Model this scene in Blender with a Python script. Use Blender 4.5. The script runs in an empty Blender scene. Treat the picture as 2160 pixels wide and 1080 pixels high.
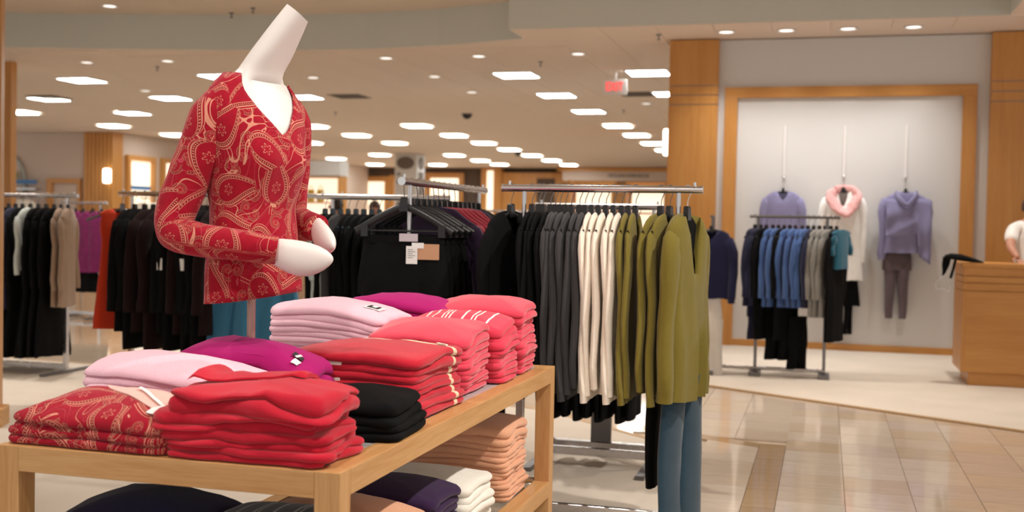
import bpy, bmesh, math, random
from math import sin, cos, pi, radians as R, atan2, sqrt, exp
from mathutils import Vector, Matrix, noise as mn
random.seed(7)
SC = bpy.context.scene
COL = SC.collection

# ------------------------------------------------------------------ camera, world, exposure
EYE = 1.35
cam_d = bpy.data.cameras.new('camera')
cam = bpy.data.objects.new('camera', cam_d)
COL.objects.link(cam)
SC.camera = cam
right = Vector((0.96283, 0.26940, 0.01954)); up = Vector((-0.02638, 0.02180, 0.99941)); fwd = Vector((-0.26881, 0.96278, -0.02810))
m = Matrix((right, up, -fwd)).transposed().to_4x4()
m.translation = (0, 0, EYE)
cam.matrix_world = m
cam_d.sensor_width = 36.0
cam_d.lens = 2360 / 2160 * 36
cam_d.clip_start = 0.05
cam_d.clip_end = 200
cam_d.dof.use_dof = True
cam_d.dof.focus_distance = 3.7
cam_d.dof.aperture_fstop = 2.9

W = bpy.data.worlds.new('world'); SC.world = W
W.use_nodes = True
W.node_tree.nodes['Background'].inputs[0].default_value = (1.0, 0.97, 0.93, 1)
W.node_tree.nodes['Background'].inputs[1].default_value = 0.75
vs = SC.view_settings
vs.view_transform = 'Standard'; vs.look = 'None'; vs.gamma = 1; vs.use_curve_mapping = False
vs.exposure = 0.18
try:
    SC.cycles.use_denoising = True
    SC.cycles.max_bounces = 8
    SC.cycles.sample_clamp_indirect = 6
except Exception:
    pass
WARM = (1.0, 0.93, 0.85)
CEIL = 3.51
UPPER = 3.96

def spot(name, loc, target, watts, angle=70, blend=.6, color=WARM, radius=.06):
    d = bpy.data.lights.new(name, 'SPOT'); d.energy = watts; d.spot_size = R(angle); d.spot_blend = blend
    d.color = color; d.shadow_soft_size = radius
    o = bpy.data.objects.new(name, d); COL.objects.link(o); o.location = loc
    o.rotation_euler = (Vector(target) - Vector(loc)).to_track_quat('-Z', 'Y').to_euler()
    return o

# raised ceiling cans: all but one unseen, added to light the table and racks
COFFER_CANS = [(1.2, 2.2), (1.2, 4.6), (1.2, 7.6), (1.2, 10.4), (-1.2, 1.0), (-1.6, 6.8), (-1.6, 9.8), (-3.8, 1.6), (-3.8, 4.4),
               (-3.8, 7.4), (-3.8, 10.6), (-6.4, 5.0), (-6.4, 8.6), (-8.6, 12.06), (-8.4, 8.6)]
AIM = {0: (-1.3, 3.0, .9), 1: (-1.1, 4.3, .9), 4: (-1.5, 2.9, 1.2), 7: (-1.7, 2.8, 1.2), 8: (-1.8, 4.0, 1)}
POW = {0: 310, 1: 350, 4: 150, 7: 110, 8: 170}
for i, (x, y) in enumerate(COFFER_CANS):
    spot('can_lamp', (x, y, UPPER - .03), AIM.get(i, (x, y, 0)), POW.get(i, 260), 62 if i in AIM else 84)
WALL_CANS = [-1.10, -.46, .18, .84]
for x in WALL_CANS:
    spot('wall_wash_lamp', (x, 12.40, CEIL - .03), (x, 12.72, 0), 72, 100, 1.0, (1.0, .98, .95))

# ------------------------------------------------------------------ mesh helpers
class B:
    def __init__(s): s.v = []; s.f = []; s.uv = []
    def add(s, vs, fs, uvs=None):
        o = len(s.v); s.v += [tuple(p) for p in vs]; s.f += [tuple(i + o for i in f) for f in fs]
        s.uv += list(uvs) if uvs else [(p[0] + p[1], p[2]) for p in vs]
        return s
    def box(s, x0, x1, y0, y1, z0, z1):
        v = [(x0,y0,z0),(x1,y0,z0),(x1,y1,z0),(x0,y1,z0),(x0,y0,z1),(x1,y0,z1),(x1,y1,z1),(x0,y1,z1)]
        return s.add(v, [(3,2,1,0),(4,5,6,7),(0,1,5,4),(1,2,6,5),(2,3,7,6),(3,0,4,7)])
    def loft(s, rings, caps=True, closed=True, uvs=None):
        n = len(rings[0]); v = [p for r in rings for p in r]; f = []
        for i in range(len(rings) - 1):
            for j in range(n if closed else n - 1):
                a, b = i*n + j, i*n + (j+1) % n
                f.append((a, b, b + n, a + n))
        if caps:
            f.append(tuple(range(n - 1, -1, -1))); f.append(tuple(range((len(rings)-1)*n, len(rings)*n)))
        return s.add(v, f, uvs)
    def tube(s, pts, r, n=8, caps=True):
        pts = [Vector(p) for p in pts]; rings = []; up0 = None
        for i, p in enumerate(pts):
            d = (pts[min(i+1, len(pts)-1)] - pts[max(i-1, 0)]).normalized()
            if up0 is None: up0 = Vector((0,0,1)) if abs(d.z) < .9 else Vector((1,0,0))
            a = (up0 - d*up0.dot(d)).normalized(); up0 = a; b = d.cross(a)
            rr = r[i] if isinstance(r, (list, tuple)) else r
            ra, rb = rr if isinstance(rr, (list, tuple)) else (rr, rr)
            rings.append([tuple(p + a*cos(2*pi*k/n)*ra + b*sin(2*pi*k/n)*rb) for k in range(n)])
        return s.loft(rings, caps)
    def lathe(s, prof, n=24, c=(0,0,0)):
        return s.loft([[(c[0]+r*cos(2*pi*k/n), c[1]+r*sin(2*pi*k/n), c[2]+z) for k in range(n)] for r, z in prof])
    def prism(s, poly, z0, z1):
        n = len(poly)
        return s.add([(x,y,z0) for x,y in poly] + [(x,y,z1) for x,y in poly],
                     [tuple(range(n-1,-1,-1)), tuple(range(n,2*n))] + [(i,(i+1)%n,(i+1)%n+n,i+n) for i in range(n)])

def mesh(b, name, mat, smooth=True, bevel=0):
    me = bpy.data.meshes.new(name)
    me.from_pydata(b.v, [], b.f)
    if bevel:
        bm = bmesh.new(); bm.from_mesh(me)
        bmesh.ops.bevel(bm, geom=bm.edges[:], offset=bevel, segments=2, profile=.5, affect='EDGES')
        bm.to_mesh(me); bm.free()
    else:
        ul = me.uv_layers.new(name='UVMap')
        vi = [0]*len(me.loops); me.loops.foreach_get('vertex_index', vi)
        flat = []
        for i in vi: flat += b.uv[i]
        ul.data.foreach_set('uv', flat)
    if smooth and not bevel:
        me.polygons.foreach_set('use_smooth', [True]*len(me.polygons))
        try: me.set_sharp_from_angle(angle=R(50))
        except Exception: pass
    me.materials.append(mat)
    me.update()
    return me

def ob(name, data, parent=None, loc=(0,0,0), rot=0):
    o = bpy.data.objects.new(name, data); COL.objects.link(o)
    o.location = loc; o.rotation_euler = (0, 0, rot)
    if parent: o.parent = parent
    return o
def part(name, b, mat, parent, smooth=True, bevel=0, label=None):
    o = ob(name, mesh(b, name, mat, smooth, bevel), parent)
    if label: o['label'] = label
    return o
def tag(o, label, cat, group=None):
    o['label'] = label; o['category'] = cat
    if group: o['group'] = group
    return o
def thing(name, label, cat, loc=(0,0,0), rot=0, group=None):
    o = bpy.data.objects.new(name, None); COL.objects.link(o); o.empty_display_size = .1
    o.location = loc; o.rotation_euler = (0, 0, rot)
    return tag(o, label, cat, group)
def struct(name, b, mat, smooth=False, bevel=0):
    o = ob(name, mesh(b, name, mat, smooth, bevel)); o['kind'] = 'structure'; return o
ORD = ['', 'first','second','third','fourth','fifth','sixth','seventh','eighth','ninth','tenth','eleventh','twelfth','thirteenth','fourteenth',
       'fifteenth','sixteenth','seventeenth','eighteenth','nineteenth','twentieth','twenty-first','twenty-second','twenty-third','twenty-fourth','twenty-fifth']

# ------------------------------------------------------------------ materials
def nodes(name):
    mt = bpy.data.materials.new(name); mt.use_nodes = True
    nt = mt.node_tree; return mt, nt, nt.nodes['Principled BSDF']
def setp(bs, **k):
    for a, v in k.items(): bs.inputs[a.replace('_', ' ')].default_value = v
def c4(c): return (c[0], c[1], c[2], 1)
def srgb(r, g, b):
    f = lambda u: (u/255/12.92) if u/255 <= .04045 else ((u/255+.055)/1.055)**2.4
    return (f(r), f(g), f(b))
def plain(name, col, rough=.5, metal=0, **k):
    mt, nt, bs = nodes(name); setp(bs, Base_Color=c4(col), Roughness=rough, Metallic=metal, **k)
    nz = nt.nodes.new('ShaderNodeTexNoise'); nz.inputs['Scale'].default_value = 9; nz.inputs['Detail'].default_value = 4
    mr = nt.nodes.new('ShaderNodeMapRange'); mr.inputs[3].default_value = max(0, rough-.06); mr.inputs[4].default_value = min(1, rough+.08)
    tc = nt.nodes.new('ShaderNodeTexCoord')
    nt.links.new(tc.outputs['Object'], nz.inputs['Vector']); nt.links.new(nz.outputs[0], mr.inputs[0]); nt.links.new(mr.outputs[0], bs.inputs['Roughness'])
    return mt
def emit(name, col, strength):
    mt, nt, bs = nodes(name); setp(bs, Base_Color=c4(col), Roughness=.4, Emission_Color=c4(col), Emission_Strength=strength); return mt
def M(nt, op, a, b=None, c=None):
    n = nt.nodes.new('ShaderNodeMath'); n.operation = op
    for i, x in enumerate((a, b, c)):
        if x is None: continue
        if isinstance(x, (int, float)): n.inputs[i].default_value = x
        else: nt.links.new(x, n.inputs[i])
    return n.outputs[0]
def mix(nt, fac, a, b):
    n = nt.nodes.new('ShaderNodeMix'); n.data_type = 'RGBA'
    if isinstance(fac, (int, float)): n.inputs[0].default_value = fac
    else: nt.links.new(fac, n.inputs[0])
    for i, x in ((6, a), (7, b)):
        if isinstance(x, tuple): n.inputs[i].default_value = c4(x)
        else: nt.links.new(x, n.inputs[i])
    return n.outputs[2]
def fabric_finish(nt, bs, colsock, bump=.25, scale=260, rough=.9, sheen=.25, var=.16, sheen_tint=(1,1,1)):
    tc = nt.nodes.new('ShaderNodeTexCoord')
    n1 = nt.nodes.new('ShaderNodeTexNoise'); n1.inputs['Scale'].default_value = scale; n1.inputs['Detail'].default_value = 3
    n2 = nt.nodes.new('ShaderNodeTexNoise'); n2.inputs['Scale'].default_value = 14; n2.inputs['Detail'].default_value = 3
    nt.links.new(tc.outputs['Object'], n1.inputs['Vector']); nt.links.new(tc.outputs['Object'], n2.inputs['Vector'])
    v = M(nt, 'ADD', M(nt, 'MULTIPLY', n1.outputs[0], .7), M(nt, 'MULTIPLY', n2.outputs[0], .3))
    k = M(nt, 'ADD', M(nt, 'MULTIPLY', M(nt, 'SUBTRACT', v, .5), var*3.2), 1.0)
    vm = nt.nodes.new('ShaderNodeVectorMath'); vm.operation = 'SCALE'
    nt.links.new(colsock, vm.inputs[0]); nt.links.new(k, vm.inputs[3])
    nt.links.new(vm.outputs[0], bs.inputs['Base Color'])
    bp = nt.nodes.new('ShaderNodeBump'); bp.inputs['Strength'].default_value = bump; bp.inputs['Distance'].default_value = .002
    nt.links.new(n1.outputs[0], bp.inputs['Height']); nt.links.new(bp.outputs[0], bs.inputs['Normal'])
    setp(bs, Roughness=rough, Sheen_Weight=sheen, Sheen_Roughness=.5, Specular_IOR_Level=.15)
    bs.inputs['Sheen Tint'].default_value = c4(sheen_tint)
_F = {}
def fabric(name, col, **k):
    if name in _F: return _F[name]
    mt, nt, bs = nodes(name)
    rgb = nt.nodes.new('ShaderNodeRGB'); rgb.outputs[0].default_value = c4(col)
    fabric_finish(nt, bs, rgb.outputs[0], **k)
    _F[name] = mt; return mt
def oak(name, axis, c1=(.50,.25,.085), c2=(.64,.37,.16), rough=.42, sc=1.0):
    mt, nt, bs = nodes(name)
    tc = nt.nodes.new('ShaderNodeTexCoord'); mp = nt.nodes.new('ShaderNodeMapping')
    s = [38*sc, 38*sc, 38*sc]; s[axis] = 2.2*sc
    mp.inputs['Scale'].default_value = s
    nt.links.new(tc.outputs['Object'], mp.inputs['Vector'])
    n1 = nt.nodes.new('ShaderNodeTexNoise'); n1.inputs['Scale'].default_value = 1.0; n1.inputs['Detail'].default_value = 5; n1.inputs['Distortion'].default_value = .6
    n2 = nt.nodes.new('ShaderNodeTexNoise'); n2.inputs['Scale'].default_value = 5.0; n2.inputs['Detail'].default_value = 2
    nt.links.new(mp.outputs[0], n1.inputs['Vector']); nt.links.new(mp.outputs[0], n2.inputs['Vector'])
    f = M(nt, 'ADD', M(nt, 'MULTIPLY', n1.outputs[0], .65), M(nt, 'MULTIPLY', n2.outputs[0], .35))
    mr = nt.nodes.new('ShaderNodeMapRange'); mr.inputs[1].default_value = .33; mr.inputs[2].default_value = .67
    nt.links.new(f, mr.inputs[0])
    nt.links.new(mix(nt, mr.outputs[0], c1, c2), bs.inputs['Base Color'])
    bp = nt.nodes.new('ShaderNodeBump'); bp.inputs['Strength'].default_value = .12; bp.inputs['Distance'].default_value = .001
    nt.links.new(f, bp.inputs['Height']); nt.links.new(bp.outputs[0], bs.inputs['Normal'])
    setp(bs, Roughness=rough); return mt

def paisley(name, base, dark, cream, pinkl, sc=7.5, lines=1.0):
    mt, nt, bs = nodes(name)
    uv = nt.nodes.new('ShaderNodeUVMap').outputs[0]
    def layer(scale, rnd, off):
        mp = nt.nodes.new('ShaderNodeMapping'); mp.inputs['Location'].default_value = (off, off*.7, 0)
        nt.links.new(uv, mp.inputs['Vector'])
        vo = nt.nodes.new('ShaderNodeTexVoronoi'); vo.voronoi_dimensions = '2D'; vo.feature = 'F1'
        vo.inputs['Scale'].default_value = scale; vo.inputs['Randomness'].default_value = rnd
        nt.links.new(mp.outputs[0], vo.inputs['Vector'])
        sb = nt.nodes.new('ShaderNodeVectorMath'); sb.operation = 'SUBTRACT'
        nt.links.new(mp.outputs[0], sb.inputs[0]); nt.links.new(vo.outputs['Position'], sb.inputs[1])
        s2 = nt.nodes.new('ShaderNodeVectorMath'); s2.operation = 'SCALE'; s2.inputs[3].default_value = scale
        nt.links.new(sb.outputs[0], s2.inputs[0])
        sp = nt.nodes.new('ShaderNodeSeparateXYZ'); nt.links.new(s2.outputs[0], sp.inputs[0])
        sc_ = nt.nodes.new('ShaderNodeSeparateColor'); nt.links.new(vo.outputs['Color'], sc_.inputs[0])
        ang = M(nt, 'MULTIPLY', sc_.outputs[0], 6.283)
        r = M(nt, 'POWER', M(nt, 'ADD', M(nt, 'MULTIPLY', sp.outputs[0], sp.outputs[0]), M(nt, 'MULTIPLY', sp.outputs[1], sp.outputs[1])), .5)
        th = M(nt, 'FRACT', M(nt, 'DIVIDE', M(nt, 'ADD', M(nt, 'ARCTAN2', sp.outputs[1], sp.outputs[0]), M(nt, 'ADD', ang, 6.283)), 6.2832))
        flip = M(nt, 'GREATER_THAN', sc_.outputs[1], .5)
        th = M(nt, 'ABSOLUTE', M(nt, 'SUBTRACT', flip, th))
        ca, sa = M(nt, 'COSINE', ang), M(nt, 'SINE', ang)
        X = M(nt, 'ADD', M(nt, 'MULTIPLY', sp.outputs[0], ca), M(nt, 'MULTIPLY', sp.outputs[1], sa))
        Y = M(nt, 'SUBTRACT', M(nt, 'MULTIPLY', sp.outputs[1], ca), M(nt, 'MULTIPLY', sp.outputs[0], sa))
        X = M(nt, 'MULTIPLY', X, M(nt, 'SUBTRACT', M(nt, 'MULTIPLY', flip, 2.0), 1.0))
        return r, th, X, Y
    def band(q, c, w): return M(nt, 'LESS_THAN', M(nt, 'ABSOLUTE', M(nt, 'SUBTRACT', q, c)), w)
    def spiral(r, th, r0):
        Rr = M(nt, 'MULTIPLY', M(nt, 'SUBTRACT', 1.0, M(nt, 'MULTIPLY', th, .72)), r0)
        q = M(nt, 'DIVIDE', r, Rr)
        inside = M(nt, 'LESS_THAN', q, 1.0)
        dots = M(nt, 'MULTIPLY', band(q, .84, .035), M(nt, 'GREATER_THAN', M(nt, 'SINE', M(nt, 'MULTIPLY', th, 132.0)), .1))
        hook = M(nt, 'MULTIPLY', band(q, .44, .02), M(nt, 'GREATER_THAN', th, .25))
        flower = M(nt, 'LESS_THAN', M(nt, 'ABSOLUTE', M(nt, 'SUBTRACT', r, M(nt, 'MULTIPLY', M(nt, 'ADD', 1.0, M(nt, 'MULTIPLY', M(nt, 'SINE', M(nt, 'MULTIPLY', th, 37.7)), .4)), .1*r0/.5))), .010)
        ln = M(nt, 'MAXIMUM', M(nt, 'MAXIMUM', band(q, 1.0, .026), band(q, .70, .017)), M(nt, 'MAXIMUM', M(nt, 'MAXIMUM', dots, hook), flower))
        rim = M(nt, 'MULTIPLY', M(nt, 'LESS_THAN', q, 1.0), M(nt, 'GREATER_THAN', q, .68))
        return q, inside, ln, rim
    r1, t1, X1, Y1 = layer(sc, .70, .13)
    # comma-shaped paisley: a teardrop whose tip curls over
    T = M(nt, 'MINIMUM', M(nt, 'MAXIMUM', M(nt, 'ADD', M(nt, 'MULTIPLY', Y1, .86), .44), .0001), .9999)
    wT = M(nt, 'ADD', M(nt, 'MULTIPLY', M(nt, 'MULTIPLY', M(nt, 'POWER', T, .5), M(nt, 'POWER', M(nt, 'SUBTRACT', 1.0, T), 1.15)), .92), .0001)
    xb = M(nt, 'SUBTRACT', M(nt, 'ADD', X1, .10), M(nt, 'MULTIPLY', M(nt, 'POWER', T, 2.4), .62))
    q1 = M(nt, 'DIVIDE', M(nt, 'ABSOLUTE', xb), wT)
    out_t = M(nt, 'MAXIMUM', M(nt, 'GREATER_THAN', M(nt, 'ABSOLUTE', M(nt, 'SUBTRACT', Y1, .07)), .575), 0.0)
    q1 = M(nt, 'ADD', q1, M(nt, 'MULTIPLY', out_t, 3.0))
    dist = M(nt, 'MULTIPLY', M(nt, 'SUBTRACT', q1, 1.0), wT)          # roughly distance to the outline, in cells
    in_t = M(nt, 'LESS_THAN', q1, 1.0)
    l_out = M(nt, 'LESS_THAN', M(nt, 'ABSOLUTE', dist), .014)
    l_out2 = M(nt, 'LESS_THAN', M(nt, 'ABSOLUTE', M(nt, 'SUBTRACT', dist, .055)), .008)
    l_in = M(nt, 'LESS_THAN', M(nt, 'ABSOLUTE', M(nt, 'ADD', dist, .085)), .008)
    l_dot = M(nt, 'MULTIPLY', M(nt, 'LESS_THAN', M(nt, 'ABSOLUTE', M(nt, 'ADD', dist, .045)), .017), M(nt, 'GREATER_THAN', M(nt, 'SINE', M(nt, 'MULTIPLY', Y1, 120.0)), .15))
    fl_r = M(nt, 'POWER', M(nt, 'ADD', M(nt, 'POWER', M(nt, 'ADD', X1, .08), 2.0), M(nt, 'POWER', M(nt, 'ADD', Y1, .16), 2.0)), .5)
    fl_a = M(nt, 'ARCTAN2', M(nt, 'ADD', Y1, .16), M(nt, 'ADD', X1, .08))
    l_fl = M(nt, 'LESS_THAN', M(nt, 'ABSOLUTE', M(nt, 'SUBTRACT', fl_r, M(nt, 'MULTIPLY', M(nt, 'ADD', 1.0, M(nt, 'MULTIPLY', M(nt, 'SINE', M(nt, 'MULTIPLY', fl_a, 6.0)), .4)), .085))), .009)
    ln1 = M(nt, 'MAXIMUM', M(nt, 'MAXIMUM', l_out, l_out2), M(nt, 'MAXIMUM', M(nt, 'MAXIMUM', l_in, l_dot), l_fl))
    rim1 = M(nt, 'MULTIPLY', in_t, M(nt, 'GREATER_THAN', dist, -.085))
    r2, t2, X2, Y2 = layer(sc*2.1, .9, .61)
    q2, in2, ln2, rim2 = spiral(r2, t2, .47)
    out1 = M(nt, 'GREATER_THAN', q1, 1.12)
    nz = nt.nodes.new('ShaderNodeTexNoise'); nz.noise_dimensions = '2D'; nz.inputs['Scale'].default_value = sc*.9; nz.inputs['Detail'].default_value = 1.2; nz.inputs['Distortion'].default_value = 1.4
    nt.links.new(uv, nz.inputs['Vector'])
    fr = M(nt, 'FRACT', M(nt, 'MULTIPLY', nz.outputs[0], 9.0))
    flow = M(nt, 'MULTIPLY', M(nt, 'MULTIPLY', band(fr, .5, .05), out1), M(nt, 'GREATER_THAN', q2, 1.05))
    big = M(nt, 'MULTIPLY', band(M(nt, 'FRACT', M(nt, 'MULTIPLY', nz.outputs[0], 3.0)),   .5, .022), out1)
    n3 = nt.nodes.new('ShaderNodeTexNoise'); n3.inputs['Scale'].default_value = 60; nt.links.new(uv, n3.inputs['Vector'])
    col = mix(nt, M(nt, 'MULTIPLY', n3.outputs[0], .6), base, dark)
    col = mix(nt, M(nt, 'MULTIPLY', rim1, .6), col, dark)
    col = mix(nt, M(nt, 'MULTIPLY', M(nt, 'MULTIPLY', rim2, out1), .6), col, dark)
    col = mix(nt, M(nt, 'MULTIPLY', flow, .6*lines), col, pinkl)
    col = mix(nt, M(nt, 'MULTIPLY', M(nt, 'MULTIPLY', ln2, out1), .75*lines), col, cream)
    col = mix(nt, M(nt, 'MULTIPLY', ln1, .8*lines), col, cream)
    col = mix(nt, M(nt, 'MULTIPLY', big, .85*lines), col, cream)
    fabric_finish(nt, bs, col, bump=.25, scale=320, sheen=.15, var=.14, sheen_tint=(1, .75, .85))
    return mt

def banded(name, base, stripe, bands, axis, soft=None, lim=None):
    """knit cloth with stripes across one local axis (flat knit-in pattern)"""
    mt, nt, bs = nodes(name)
    tc = nt.nodes.new('ShaderNodeTexCoord'); sp = nt.nodes.new('ShaderNodeSeparateXYZ')
    nt.links.new(tc.outputs['Object'], sp.inputs[0])
    q = sp.outputs[axis]
    nz = nt.nodes.new('ShaderNodeTexNoise'); nz.inputs['Scale'].default_value = 9; nt.links.new(tc.outputs['Object'], nz.inputs['Vector'])
    q = M(nt, 'ADD', q, M(nt, 'MULTIPLY', M(nt, 'SUBTRACT', nz.outputs[0], .5), .02))
    acc = None
    for c, w in bands:
        s = M(nt, 'LESS_THAN', M(nt, 'ABSOLUTE', M(nt, 'SUBTRACT', q, c)), w)
        acc = s if acc is None else M(nt, 'MAXIMUM', acc, s)
    if lim:
        acc = M(nt, 'MULTIPLY', acc, M(nt, 'GREATER_THAN', sp.outputs[lim[0]], lim[1]))
    col = mix(nt, acc, base, stripe)
    fabric_finish(nt, bs, col); return mt

RED = srgb(205, 30, 45); CORAL = srgb(232, 66, 82); PINK = srgb(236, 186, 204); MAGENTA = srgb(176, 18, 104); CREAM = srgb(236, 216, 188)
f_red = fabric('red_wool', (.54, .013, .034), sheen=.28, sheen_tint=(1,.7,.72))
f_coral = fabric('coral_wool', (.70, .052, .095), sheen=.5, sheen_tint=(1,.8,.82))
f_pink = fabric('pink_wool', (.86, .55, .65), sheen_tint=(1,.85,.95))
f_magenta = fabric('magenta_wool', (.40, .008, .14), sheen_tint=(1,.4,.8))
f_black = fabric('black_wool', (.0035, .0035, .004), sheen=.0)
f_peach = fabric('peach_wool', (.74, .38, .23), bump=.12)
f_white = fabric('white_knit', (.86, .82, .74), bump=.12)
f_purple = fabric('dark_purple_knit', (.035, .014, .055), sheen=.1)
f_navy = fabric('navy_knit', (.018, .014, .055), sheen=.1)
f_cream = fabric('cream_knit', (.86, .77, .66), bump=.2)
f_grey = fabric('charcoal_knit', (.045, .043, .045), sheen=.15)
f_olive = fabric('olive_knit', (.185, .145, .024), sheen=.15)
f_jean = fabric('blue_denim', (.022, .052, .080), bump=.15, var=.3)
f_teal = fabric('teal_jersey', (.05, .20, .34), bump=.1)
f_brown = fabric('dark_brown_wool', (.014, .005, .005), sheen=.05)
f_burg = fabric('burgundy_knit', (.20, .008, .018))
f_plum = fabric('plum_knit', (.016, .005, .022))
f_tan = fabric('tan_wool', (.34, .24, .17))
f_orange = fabric('orange_red_crepe', (.55, .045, .015))
f_lav = fabric('lavender_knit', (.245, .23, .385))
f_taupe = fabric('taupe_cloth', (.115, .085, .095))
f_lining = fabric('pale_lining', (.80, .48, .42), bump=.1)
f_blue = fabric('blue_jersey', (.065, .13, .33))
f_greyj = fabric('heather_grey_jersey', (.27, .26, .24))
f_dnavy = fabric('dark_navy_jersey', (.016, .018, .05))
f_tealtop = fabric('deep_teal_jersey', (.02, .11, .17))
f_ice = fabric('pale_ice_cloth', (.62, .68, .66))
f_mauve = fabric('mauve_print_cloth', (.22, .02, .12), var=.5, scale=60)
f_rose = fabric('rose_pink_scarf_cloth', (.78, .42, .41))
f_redfar = fabric('red_jersey', (.5, .03, .03))
f_yellow = fabric('mustard_leather', (.55, .33, .03))
m_paisley = paisley('paisley_print_knit', (.42, .007, .025), (.19, .002, .008), (.70, .31, .21), (.55, .09, .115), sc=7.4)
m_creamtrim = banded('red_wool_cream_trim', (.54, .012, .032), (.80, .62, .42), [(.10, .014)], 1, lim=(0, -.1))
m_stripes = banded('coral_wool_white_stripes', (.70, .045, .088), (.9, .8, .74), [(-.13,.004),(-.095,.004),(-.055,.003),(-.04,.003),(-.025,.003),(.03,.004),(.065,.003),(.08,.003),(.125,.004)], 0)
m_blackstripe = banded('black_knit_white_stripes', (.007,.006,.008), (.4,.38,.36), [(-.17+.052*i, .003) for i in range(8)] + [(-.158+.104*i, .002) for i in range(4)], 0)
m_metal = plain('brushed_chrome', (.62, .60, .60), .26, 1)
m_dkmetal = plain('dark_steel', (.20, .19, .19), .35, 1)
m_plastic = plain('black_plastic', (.010, .010, .011), .28)
m_bluep = plain('dark_blue_plastic', (.02, .06, .09), .25)
m_wire = plain('hook_wire', (.22, .21, .21), .3, 1)
m_silver = plain('silver_wire', (.7, .7, .7), .25, 1)
m_white = plain('white_gloss', (.80, .76, .74), .38)
m_skinw = plain('mannequin_white', (.82, .76, .73), .42)
m_paper = plain('white_paper', (.82, .82, .80), .7)
m_ink = plain('black_ink', (.02, .02, .02), .6)
m_greytag = plain('grey_tag_card', (.55, .50, .54), .6)
m_tantag = plain('tan_card', (.55, .30, .17), .6)
m_oakx = oak('oak_along_x', 0); m_oaky = oak('oak_along_y', 1); m_oakz = oak('oak_upright', 2)
MAPLE = dict(c1=(.50,.21,.045), c2=(.60,.29,.075), rough=.38, sc=.35)
m_mapx = oak('maple_along_x', 0, **MAPLE); m_mapz = oak('maple_upright', 2, **MAPLE)
m_wall = plain('white_wall_paint', (.66, .64, .62), .8)
m_wallwarm = plain('warm_wall_paint', (.62, .50, .42), .8)
m_ceil = plain('ceiling_tile_paint', (.80, .67, .56), .9)  # peach tone of the warm lamp light is put into this colour
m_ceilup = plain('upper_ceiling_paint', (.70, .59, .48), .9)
m_fascia = plain('blue_grey_fascia_paint', (.60, .61, .56), .85)
m_brownwall = plain('dark_brown_wall', (.10, .065, .045), .8)
m_lit = emit('lit_niche_back', (1.0, .86, .66), .9)
m_lamp = emit('lamp_diffuser', (.96, 1.0, .97), 24.0)
m_canl = emit('can_lamp_lens', (1.0, .95, .88), 1.6)
m_sconce = emit('sconce_glass', (1.0, .95, .82), 3.2)
m_exitred = emit('exit_red', (1.0, .06, .07), 1.3)
m_glass, _nt, _bs = nodes('clear_glass'); setp(_bs, Base_Color=(.85,.93,.9,1), Roughness=.05, Transmission_Weight=1.0, IOR=1.45)
m_topglass = plain('frosted_grey_top', (.50, .50, .50), .3)
m_vent = plain('vent_grey', (.14, .11, .09), .6)
m_dome = plain('camera_dome_black', (.02, .018, .016), .2)
m_bluesign = plain('blue_sign_card', (.05, .20, .48), .5)

# ------------------------------------------------------------------ setting: floor
def carpet_mat(name, c):
    mt, nt, bs = nodes(name)
    tc = nt.nodes.new('ShaderNodeTexCoord')
    n1 = nt.nodes.new('ShaderNodeTexNoise'); n1.inputs['Scale'].default_value = 180; n1.inputs['Detail'].default_value = 2
    n2 = nt.nodes.new('ShaderNodeTexNoise'); n2.inputs['Scale'].default_value = 2.2; n2.inputs['Detail'].default_value = 5
    for n in (n1, n2): nt.links.new(tc.outputs['Object'], n.inputs['Vector'])
    f = M(nt, 'ADD', M(nt, 'MULTIPLY', n1.outputs[0], .5), M(nt, 'MULTIPLY', n2.outputs[0], .5))
    nt.links.new(mix(nt, f, tuple(x*.74 for x in c), tuple(min(1, x*1.2) for x in c)), bs.inputs['Base Color'])
    bp = nt.nodes.new('ShaderNodeBump'); bp.inputs['Strength'].default_value = .4; bp.inputs['Distance'].default_value = .003
    nt.links.new(n1.outputs[0], bp.inputs['Height']); nt.links.new(bp.outputs[0], bs.inputs['Normal'])
    setp(bs, Roughness=.95, Specular_IOR_Level=.1); return mt
m_carpet = carpet_mat('cream_carpet', (.60, .53, .45))
m_edge = plain('tan_carpet_edging', (.42, .27, .14), .6)
def marble(name, c, rough=.07):
    mt, nt, bs = nodes(name)
    tc = nt.nodes.new('ShaderNodeTexCoord'); mp = nt.nodes.new('ShaderNodeMapping'); mp.inputs['Scale'].default_value = (1.2, 5, 1)
    nt.links.new(tc.outputs['Object'], mp.inputs['Vector'])
    n = nt.nodes.new('ShaderNodeTexNoise'); n.inputs['Scale'].default_value = 3.2; n.inputs['Detail'].default_value = 7; n.inputs['Distortion'].default_value = 1.1
    nt.links.new(mp.outputs[0], n.inputs['Vector'])
    nt.links.new(mix(nt, n.outputs[0], tuple(x*.80 for x in c), tuple(min(1, x*1.18) for x in c)), bs.inputs['Base Color'])
    setp(bs, Roughness=rough, Specular_IOR_Level=.9); return mt
m_marble = [marble('beige_marble', (.57,.46,.35)), marble('pale_marble', (.60,.50,.40)), marble('tan_marble', (.54,.42,.30)), marble('rosy_marble', (.56,.46,.38))]
m_brownm = marble('brown_marble', (.42,.29,.17))
FZ = -.012
floor = struct('floor', B().box(-24, 6, -4, 44, -.2, FZ), m_marble[0])
def edge_y(x): return 9.07 - .60*x          # line where the right-hand carpet begins
tile_meshes = {}
def tile(x0, x1, y0, y1, mt):
    key = (round(x1-x0, 3), round(y1-y0, 3), mt.name)
    if key not in tile_meshes:
        w, d = (x1-x0)/2 - .0015, (y1-y0)/2 - .0015
        tile_meshes[key] = mesh(B().box(-w, w, -d, d, FZ, 0), 'marble_tile', mt, False)
    o = ob('marble_tile', tile_meshes[key], floor, ((x0+x1)/2, (y0+y1)/2, 0)); return o
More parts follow.
